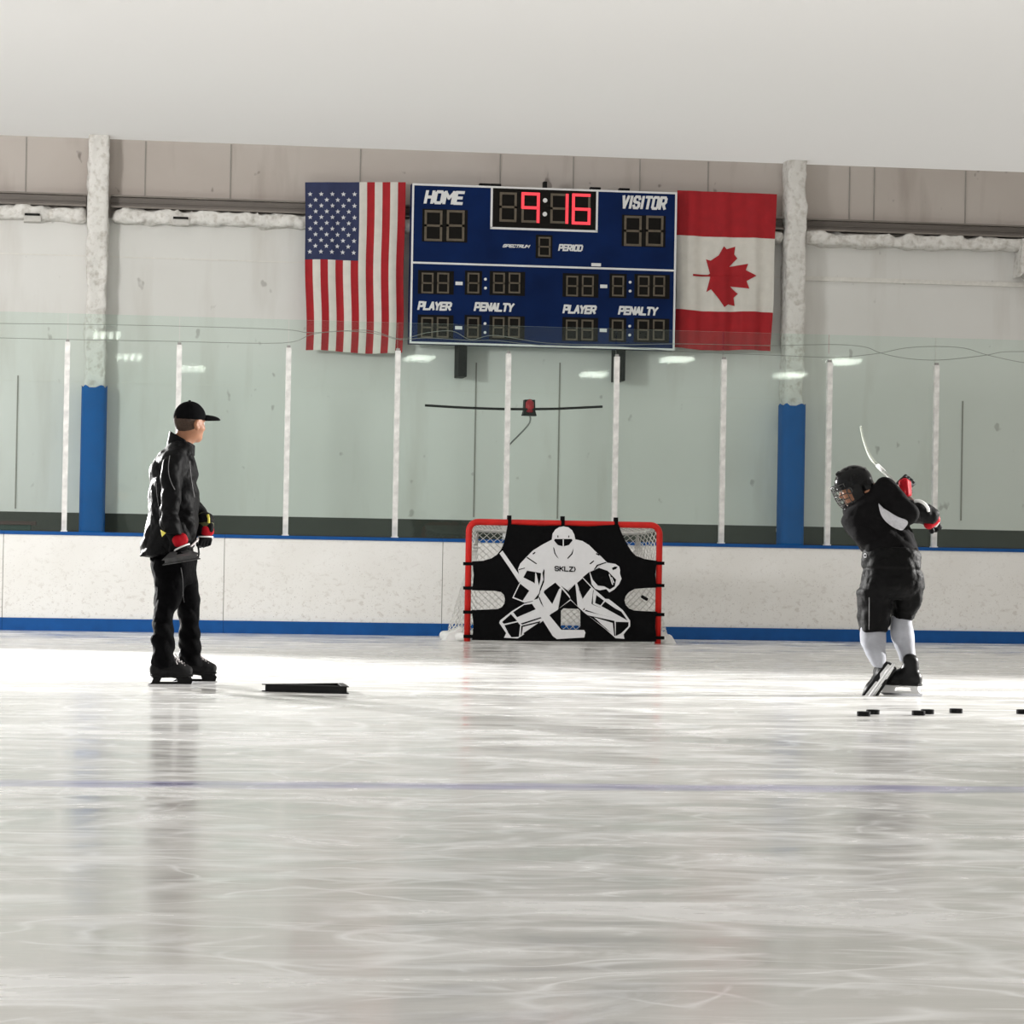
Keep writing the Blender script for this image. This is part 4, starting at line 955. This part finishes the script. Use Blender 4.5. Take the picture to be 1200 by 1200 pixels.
col = [(rcone(nb, nt_+nax*.05, .094, .080), 0), (rcone(nb, nt_+nax*.06, .087, .071), .0, '-'), (plane(M(214, 513.5, 0), (.55, -.03, 1)), .003, '&'), (plane(nb, -nax), .003, '&'), (rcone(M(216.5, 531, -.10), M(226, 504, -.11), .003, .062), .003, '-')]
sculpt('collar', col, CLOTH, jacket, .0045, nb-np.array([.16, .16, .03]), nt_+np.array([.16, .16, .12]))
lin = mat('silver_piping', (.22, .22, .23), .4)
for pts in (((199, 534), (197.5, 545), (198, 556), (201, 566), (205, 574)), ((186.5, 533), (181, 540), (178, 549)), ((222.5, 540), (223, 551), (225, 566), (228, 583)), ((183, 562), (184, 580), (187, 600), (189, 615)), ((177.5, 575), (177.5, 592), (178.5, 604))):
    P = on_surface([jacket], catmull([np.array(p) for p in pts], 5), -.0005)
    if len(P) > 2: MB().tube(P, .0022, 6).build('piping', lin, jacket, True)
# trousers
nl = [Lr(655, 176, 221, -.05, .15), Lr(668, 177.5, 220, -.07, .14), Lr(690, 181, 216, -.10, .125), Lr(705, 180.5, 212.5, -.12, .12), Lr(717, 180, 206, -.13, .112), Lr(728, 178, 203, -.13, .106), Lr(740, 177.7, 204.5, -.135, .104), Lr(751, 177.5, 205.5, -.14, .1), Lr(758, 179, 205.5, -.14, .097), Lr(768, 177.5, 205, -.145, .095), Lr(776, 177, 204, -.15, .092), Lr(783, 177, 203.5, -.155, .088)]
fl = [Lr(655, 195, 230, .05, .14), Lr(672, 202, 231, .08, .13), Lr(690, 205, 232.5, .12, .12), Lr(703, 206, 235, .15, .115), Lr(716, 208, 234, .17, .108), Lr(728, 209.3, 234, .185, .104), Lr(742, 209.5, 235.7, .2, .1), Lr(752, 209.5, 236, .21, .097), Lr(764, 210.5, 235, .22, .094), Lr(774, 210.5, 236.5, .235, .092), Lr(781, 211, 237, .24, .09)]
pel = [Lr(630, 178, 226, 0, .17), Lr(645, 176.5, 227, 0, .185), Lr(665, 178, 229.5, 0, .19), Lr(685, 183, 231, .01, .15)]
def ppost(P, D):
    z = P[..., 2]; D = D+.007*(1-2*np.abs(vnoise(P+P[..., [2, 0, 1]]*.6, (10, 8, 12), 4.)))+.004*vnoise(P, (25, 20, 20), 8.)
    low = np.clip((.62-z)/.3, 0, 1); return D+.0045*low*np.sin(z*60+P[..., 0]*50+5*vnoise(P, (8, 8, 6), 3.))
trs = sculpt('trousers', [(loft(nl), 0), (loft(fl), .012), (loft(pel), .03)], PANTS, COACH, .0065, np.minimum(M(170, 792, -.32), M(170, 625, -.32)), np.maximum(M(242, 625, .4), M(242, 790, .4)), ppost)
for pts in (((212, 665), (214, 680), (214.5, 695), (216, 706)),):
    P = on_surface([trs], catmull([np.array(p) for p in pts], 5), .0)
    if len(P) > 2: MB().tube(P, .003, 6).build('leg_seam', mat('grey_seam', (.045, .045, .048), .5), trs, True)
# skates
gn = gnd(199.5, 804.8); gf = gnd(230, 801.3)
a1, a2 = math.radians(8), math.radians(-2)
skate(COACH, frame3((math.cos(a1), math.sin(a1), 0), (0, 0, 1)), (gn[0]-.012, gn[1], 0), .93)
skate(COACH, frame3((math.cos(a2), math.sin(a2), 0), (0, 0, 1)), (gf[0]-.022, gf[1], 0), .93)
# gloves
g = glove(COACH, wrR+np.array([.005, -.005, 0]), dR, (.35, -1, .25), 1.0, rollpos=.055, rollr=(.040, .050, .034))
MB().prism([[p for p in (M(188.5, 621, -.33), M(190, 629, -.33), M(194.5, 624.5, -.33))]], (0, .05, 0)).build('yellow_tab', GYEL, g)
g = glove(COACH, wrL+np.array([.003, 0, .0]), dL, (.5, -1, .2), .95, rollpos=.055, rollr=(.040, .048, .034), cs=-.005)
sculpt('cuff_lining', [(rcone(M(238.5, 608, .07), M(239.5, 615, .065), .046, .062), 0)], OLIVE, g, .006, M(222, 630, -.04), M(256, 592, .18))
P = [M(243.5, 603, .02), M(244.5, 608, .015), M(244.5, 613, .012)]
MB().tube(P, .009, 8).build('yellow_tab', GYEL, g, True)
sculpt('wrist_guard', [(rbox(M(240.5, 619, .06), (.054, .055, .042), None, .03), 0)], GLOVE, g, .006, M(226, 632, -.03), M(256, 608, .16))
# the small passing frame held in both hands
A, B, C = M(190.5, 663, -.39), M(235, 655.5, -.36), M(208, 647, -.17)
zd = np.cross(B-A, C-A); zd /= np.linalg.norm(zd); zd = zd if zd[2] > 0 else -zd
tri_frame('passing_frame', A, B, C, zd, .040, 'small black triangular passing frame held in the coach\'s gloved hands', .05, mat('sheen_grey_plastic', (.06, .06, .062), .35, var=.25, scale=30, spec=.3))  # paler copy of the dark plastic, with its sheen put into the colour
HF_ = bpy.data.objects['passing_frame.001']
MB().tube(catmull([M(232, 654, -.28), M(233, 648, -.22), M(232, 640, -.12), M(229, 633, -.05), M(225, 637, -.15), M(222, 642, -.22), M(224, 650, -.26)], 6), .006, 8).build('strap', GLOVE, HF_, True)
MB().tube(catmull([M(223.5, 640.5, -.24), M(228, 636.5, -.20), M(232, 632.5, -.13)], 5), .0055, 8).build('pale_cord', LACE, HF_, True)

# ------------------------------------------------------------------ the shooting player
Y0 = 19.45
PL = empty('person', (M(1045, 700)[0], Y0, 0), 'person in black hockey helmet and jersey at right, bent over with the stick raised', 'person')
HF2 = np.array([-.84, .36, -.40]); H2 = frame3(HF2, (-.25, -.05, 1)); HC2 = M(1000.5, 569.5, .22)
shR, elR, wrR = M(1043, 577, .10), M(1063, 600, -.02), M(1079, 603, .10); shL, elL, wrL = M(1002, 592, .30), M(1030, 592, .52), M(1050, 578, .60)
dR = M(1094, 608, .16)-wrR; dL = M(1062, 566, .62)-wrL
body = head_ops(HC2, H2)+[(rcone(M(1006, 573, .22), M(1020, 582, .2), .058, .07), .03), (rcone(M(1024, 592, .18), M(1040, 650, .02), .125, .12, ((0, 1, 0), .75)), .05), (rcone(M(1038, 640, .03), M(1044, 675, 0), .12, .125, ((0, 1, 0), .85)), .05)]
for sh, e_, w_ in ((shR, elR, wrR), (shL, elL, wrL)): body += [(rcone(M(1024, 582, .2), sh, .07, .052), .04), (rcone(sh, e_, .05, .04), .02), (rcone(e_, w_, .04, .028), .015)]
body += finger_ops(wrR, dR, (.25, -.75, .6), .008, .85)+finger_ops(wrL, dL, (.3, -.75, .5), .008, .82)
kL, aL, kR, aR = M(1024, 738, .08), M(1028, 773, -.08), M(1057, 730, .08), M(1064, 776, 0)
for hip, kn, an in ((M(1029, 680, 0), kL, aL), (M(1060, 680, 0), kR, aR)): body += [(rcone(hip, kn, .072, .055), .03), (rcone(kn, an, .055, .034), .02)]
skin2 = sculpt('body', body, SKIN, PL, .0065, np.minimum(M(975, 790, -.25), M(975, 540, -.25)), np.maximum(M(1100, 535, .75), M(1100, 790, .75)))
eyes(PL, HC2, H2)
# helmet: shell with brow edge, ear guards, vents and a face opening
hc = HC2+H2@np.array([-.006, 0, .018])
def hp(x, y, z): return hc+H2@np.array([x, y, z])
hop = [(ell(hc, (.128, .104, .118), H2), 0)]
for s in (-1, 1): hop += [(rbox(hp(.014, s*.087, -.058), (.066, .016, .060), H2, .014), .02)]
hop += [(rbox(hp(-.085, 0, -.06), (.035, .065, .035), H2, .025), .02),
        (rbox(hp(.10, 0, -.095), (.075, .11, .085), H2, .02), .01, '-'), (rbox(hp(.0, 0, -.16), (.2, .2, .045), H2, .01), .008, '-'), (ell(hp(.0, 0, -.03), (.108, .085, .10), H2), .004, '-')]
for s in (-1, 1):
    for x in (-.05, .0, .045): hop += [(rbox(hp(x, s*.045, .11), (.016, .006, .03), H2, .004), .004, '-')]
    hop += [(rcone(hp(-.1, s*.03, .055), hp(.07, s*.045, .098), .013, .012), .010)]
def hpost(P, D):
    q = (P-hc)@H2.astype(np.float32); return D+.0035*np.exp(-(q[..., 0]/.006)**2)*(q[..., 2] > -.02)
helm = sculpt('helmet', hop, HELM, PL, .0045, hc-.19, hc+.19, hpost)
b = MB()
for s in (-1, 1): b.tube([hp(.03+.018*math.cos(a), s*.108, -.03+.018*math.sin(a)) for a in np.linspace(0, 6.28, 13)], .004, 6)
b.build('visor_hinge', CAGEM, helm, True)
# wire cage
b = MB()
def cg(th, z): r = .118+.012*math.cos(th); zz = z; k = math.sqrt(max(.2, 1-(max(0, -zz-.05)/.14)**2)); return hp(.03+r*k*math.cos(th)*.95, .100*k*math.sin(th)*1.0, zz)
for z in (.028, -.005, -.038, -.072, -.105, -.135): b.tube([cg(t, z) for t in np.linspace(-1.45, 1.45, 16)], .0034, 6)
for t in np.linspace(-1.4, 1.4, 9): b.tube([cg(t, z) for z in np.linspace(.028, -.135, 12)], .003, 6)
b.build('face_cage', CAGEM, helm, True)
P = [hp(.085, -.05, -.125), hp(.06, -.05, -.135), hp(.07, .0, -.14), hp(.085, .05, -.125)]
MB().tube(catmull(P, 5), .012, 8).build('chin_cup', GWHITE, helm, True)
MB().prism([[hp(.085, -.078, .045), hp(.11, -.052, .038), hp(.112, -.05, .056), (hp(.088, -.072, .062))]], H2[:, 1]*.012).build('painted_glint', GWHITE, helm)  # white patch: a reflected streak on the shell put in as colour
# jersey
jr = [Lr(565, 1026, 1042, .22, .10), Lr(568, 1019, 1046, .22, .135), Lr(573, 1012, 1050, .22, .16), Lr(581, 1003, 1054, .21, .175), Lr(590, 995, 1056, .20, .185), Lr(600, 989, 1061, .18, .19), Lr(611, 986, 1065, .15, .19), Lr(620, 989, 1067, .12, .185), Lr(630, 996, 1070.5, .08, .18), Lr(638, 1004, 1074, .05, .175), Lr(648, 1010, 1077, .03, .17), Lr(655, 1012, 1076, .02, .165)]
jop = [(loft(jr, 2.2), 0), (rcone(M(1037, 577, .12), M(1062, 600, -.02), .098, .080), .025), (rcone(M(1062, 600, -.02), M(1076, 604, .08), .076, .062), .02),
       (rcone(M(1003, 594, .30), M(1030, 592, .50), .09, .075), .03), (rcone(M(1030, 592, .50), M(1049, 579, .59), .07, .055), .02), (ell(M(1003, 570, .22), (.058, .09, .072)), .015, '-')]
def jpost2(P, D): return D+.009*(1-2*np.abs(vnoise(P+P[..., [2, 0, 1]]*.7, (7, 6, 8), 12.)))+.004*(1-2*np.abs(vnoise(P, (15, 13, 17), 3.)))
apoly = np.array([(1029.5, 590), (1033, 594), (1041, 599), (1048, 603.5), (1054, 606.5), (1062, 609.5), (1064, 613), (1061, 618), (1057, 621.3), (1051, 620), (1044, 616), (1037, 610), (1032, 602)])
def inpoly(x, y):
    r = np.zeros(len(x), bool); n = len(apoly)
    for i in range(n):
        x0, y0 = apoly[i]; x1, y1 = apoly[(i+1) % n]; c = ((y0 > y) != (y1 > y)); r ^= c & (x < (x1-x0)*(y-y0)/((y1-y0) if y1 != y0 else 1e-9)+x0)
    return r
jersey = sculpt('jersey', jop, JERSEY, PL, .0065, np.minimum(M(982, 660, -.2), M(982, 555, -.2)), np.maximum(M(1084, 555, .75), M(1084, 660, .75)), jpost2)
# pale mesh panel under the arm: a patch of cloth lying on the jersey's flank
bmj = bmesh.new(); cen = [np.array((apoly[:, 0].mean(), apoly[:, 1].mean()))]
ring = [np.array(p) for p in catmull([np.array(p) for p in apoly], 3, True)]; rows_ = [[cen[0]+(p-cen[0])*k for p in ring] for k in (1., .8, .6, .4, .2)]
V = []; ok = True
for rw in rows_:
    pr = on_surface([jersey], rw, .006); V += pr
V += on_surface([jersey], cen, .006); n = len(ring); F = []
if len(V) == 5*n+1:
    for k in range(4):
        for j in range(n): F.append((k*n+j, k*n+(j+1) % n, (k+1)*n+(j+1) % n, (k+1)*n+j))
    F += [(4*n+j, 4*n+(j+1) % n, 5*n) for j in range(n)]
    link('side_panel', V, F, JGREY, jersey, None, True)
bmj.free()
# hockey pants
pel = [Lr(641, 1012, 1075, .02, .16), Lr(648, 1010, 1078.5, .02, .175), Lr(658, 1010, 1079.5, .01, .18), Lr(664, 1011, 1079.5, .0, .18), Lr(668, 1011.5, 1080, 0, .178), Lr(680, 1009.5, 1081.5, 0, .185), Lr(692, 1009, 1081, 0, .17), Lr(703, 1016, 1074, .02, .12)]
ll = [Lr(672, 1010, 1050, 0, .16), Lr(687, 1009.5, 1047, .02, .15), Lr(692, 1005, 1046, .02, .15), Lr(700, 1004.3, 1044.5, .03, .15), Lr(715, 1006, 1044, .05, .14), Lr(728, 1007.5, 1042.5, .07, .135), Lr(741, 1008.5, 1038.5, .08, .13)]
rl = [Lr(672, 1040, 1081, 0, .16), Lr(690, 1043, 1081.5, .02, .15), Lr(700, 1044.5, 1080, .03, .145), Lr(711, 1045.5, 1076.5, .05, .135), Lr(720, 1046, 1072.5, .07, .13), Lr(727, 1046.5, 1069, .08, .125)]
def hpp(P, D):
    z = P[..., 2]; D = D+.008*(1-2*np.abs(vnoise(P+P[..., [2, 0, 1]]*.5, (9, 7, 10), 21.)))+.004*(1-2*np.abs(vnoise(P, (20, 18, 24), 2.)))
    z1 = M(1045, 667)[2]; return D+.005*np.exp(-((z-z1)/.010)**2)
pants = sculpt('hockey_pants', [(loft(pel, 2.4), 0), (loft(ll, 2.6), .012), (loft(rl, 2.6), .012)], HPANT, PL, .0065, np.minimum(M(1000, 748, -.2), M(1000, 636, -.2)), np.maximum(M(1088, 636, .25), M(1088, 748, .25)), hpp)
P = on_surface([pants], [np.array((1014+1.6*math.cos(a), 651+2.2*math.sin(a))) for a in np.linspace(0, 6.3, 13)], .001)
if len(P) > 4: MB().tube(P, .003, 6).build('hip_badge', mat('silver_badge', (.45, .45, .47), .4), pants, True)
P = on_surface([pants], catmull([np.array(p) for p in ((1018.5, 700), (1018.6, 715), (1018.3, 738))], 6), 0)
if len(P) > 3: MB().tube(P, .0025, 6).build('pants_piping', lin, pants, True)
# socks
sl = [Lr(733, 1009, 1038, .08, .085), Lr(742, 1008, 1038.5, .06, .085), Lr(752, 1008.5, 1038.5, .02, .082), Lr(760, 1011, 1038, -.02, .078), Lr(768, 1015, 1038, -.06, .07), Lr(776, 1019.5, 1037, -.09, .06), Lr(783, 1024, 1036, -.11, .052)]
sr = [Lr(718, 1046, 1067.5, .08, .075), Lr(728, 1044, 1068.5, .08, .078), Lr(738, 1043.5, 1070, .06, .078), Lr(748, 1045, 1071.3, .04, .075), Lr(757, 1048.5, 1072, .02, .07), Lr(766, 1052, 1072.5, .01, .06), Lr(776, 1054.5, 1073, 0, .055)]
for rw in (sl, sr):
    zz = [r_[0] for r_ in rw]; xx = [r_[1] for r_ in rw]; yy = [r_[2] for r_ in rw]
    sculpt('sock', [(loft(rw, 2.1), 0)], SOCK, PL, .006, (min(xx)-.13, min(yy)-.12, min(zz)-.02), (max(xx)+.13, max(yy)+.12, max(zz)+.02), lambda P, D: D+.004*(1-2*np.abs(vnoise(P, (12, 12, 8), 3.)))+.002*vnoise(P, (30, 30, 30)))
# skates
clear = mat('frosted_white_holder', (.70, .70, .70), .4)
a = math.radians(140)
gr = gnd(1059, 815.5)
skate(PL, frame3((math.cos(a), math.sin(a), 0), (0, 0, 1)), (gr[0], gr[1]+.0, 0), .95, BOOTG, clear, True, False)
p0, p1 = M(1045, 772, -.14), M(1014, 816, -.10); f_ = (p1-p0)/np.linalg.norm(p1-p0); upv = np.array([.10, 1., .0]); R_ = frame3(f_, upv)
ctr = M(1031, 797.5, -.12)
skate(PL, R_, ctr-R_[:, 2]*.10, 1.04, BOOTG, clear, True, False)
# gloves
glove(PL, wrR, dR, (.25, -.75, .6), 1.22, roll=GLOVE, rollpos=.05, rollr=(.042, .048, .03), curl=1.15)
gR = [o for o in PL.children if o.name.startswith('glove')][-1]
sculpt('cuff', [(rcone(M(1075, 598, .05), M(1088.5, 603.5, .08), .066, .070, ((.4, 0, 1), .9)), 0), (rcone(M(1086, 596, .05), M(1094, 604, .08), .035, .03), .02)], GLOVE, gR, .006, M(1058, 622, -.1), M(1106, 580, .24), lambda P, D: D+.004*(1-2*np.abs(vnoise(P, (20, 16, 20), 3.))))
sculpt('finger_tips', [(rcone(M(1088.5, 614, .09), M(1095.5, 608.5, .10), .036, .036), 0)], GRED, gR, .006, M(1072, 626, -.05), M(1108, 596, .22))
P = catmull([M(1072, 587.5, .01), M(1077, 587, -.015), M(1083, 590, -.025), (M(1087, 595, -.015)), M(1087.8, 599, .0)], 6)
MB().tube(P, .011, 8).build('trim_band', GWHITE, gR, True)
gL = glove(PL, wrL, dL, (.3, -.75, .5), 1.0, roll=GLOVE, rollpos=.07, rollr=(.055, .05, .036), curl=1.2, trim=None)
sculpt('red_fingers', [(rcone(M(1057, 566, .535), M(1058.5, 577, .52), .024, .020), 0), (rcone(M(1060.5, 564.5, .535), M(1062.5, 579, .53), .026, .021), .005), (rcone(M(1064, 566, .55), M(1065.5, 580, .55), .022, .018), .005)], GRED, gL, .006, M(1046, 590, .42), M(1076, 552, .72))
P = [M(1050.5, 569, .53), M(1054, 575, .52)]
MB().tube(P, .013, 8).build('trim_band', GWHITE, gL, True)
# stick: raised, pointing away over the shoulder
ST = empty('hockey_stick', M(1090, 606, .14), 'hockey stick raised behind the player\'s shoulder with its pale blade up', 'hockey stick')
e0, e1 = M(1092, 609, .12), M(1024.5, 541.5, 1.25)
MB().tube([e0, e0+(e1-e0)*.25, e0+(e1-e0)*.5, e0+(e1-e0)*.75, e1], [.014, .014, .0135, .013, .012], 8).build('shaft', STICKG, ST, True)
cur = catmull([M(1026, 543, 1.22), M(1022.5, 539, 1.26), M(1017.5, 530.5, 1.32), M(1012, 515, 1.38), M(1008.7, 500, 1.42)], 6)
V = []; F = []; wv = np.array([.25, .9, -.2]); wv /= np.linalg.norm(wv)
for i, p in enumerate(cur):
    t = cur[min(i+1, len(cur)-1)]-cur[max(i-1, 0)]; t /= np.linalg.norm(t); s_ = np.cross(t, wv); s_ /= np.linalg.norm(s_)
    q = i/(len(cur)-1); hw = .020+.02*min(1, q*3); th = .0075-.002*q
    if i == len(cur)-1: hw *= .6
    for a_, b_ in ((-1, -1), (1, -1), (1, 1), (-1, 1)): V.append(p+wv*hw*a_+s_*th*b_)
for i in range(len(cur)-1):
    for j in range(4): F.append((i*4+j, i*4+(j+1) % 4, (i+1)*4+(j+1) % 4, (i+1)*4+j))
F += [(3, 2, 1, 0), tuple(4*(len(cur)-1)+j for j in range(4))]
o = link('blade', V, F, STICKW, ST)
MB().tube([e0+(e1-e0)*.83, e0+(e1-e0)*.93], .0155, 8).build('white_tape', GWHITE, ST, True)
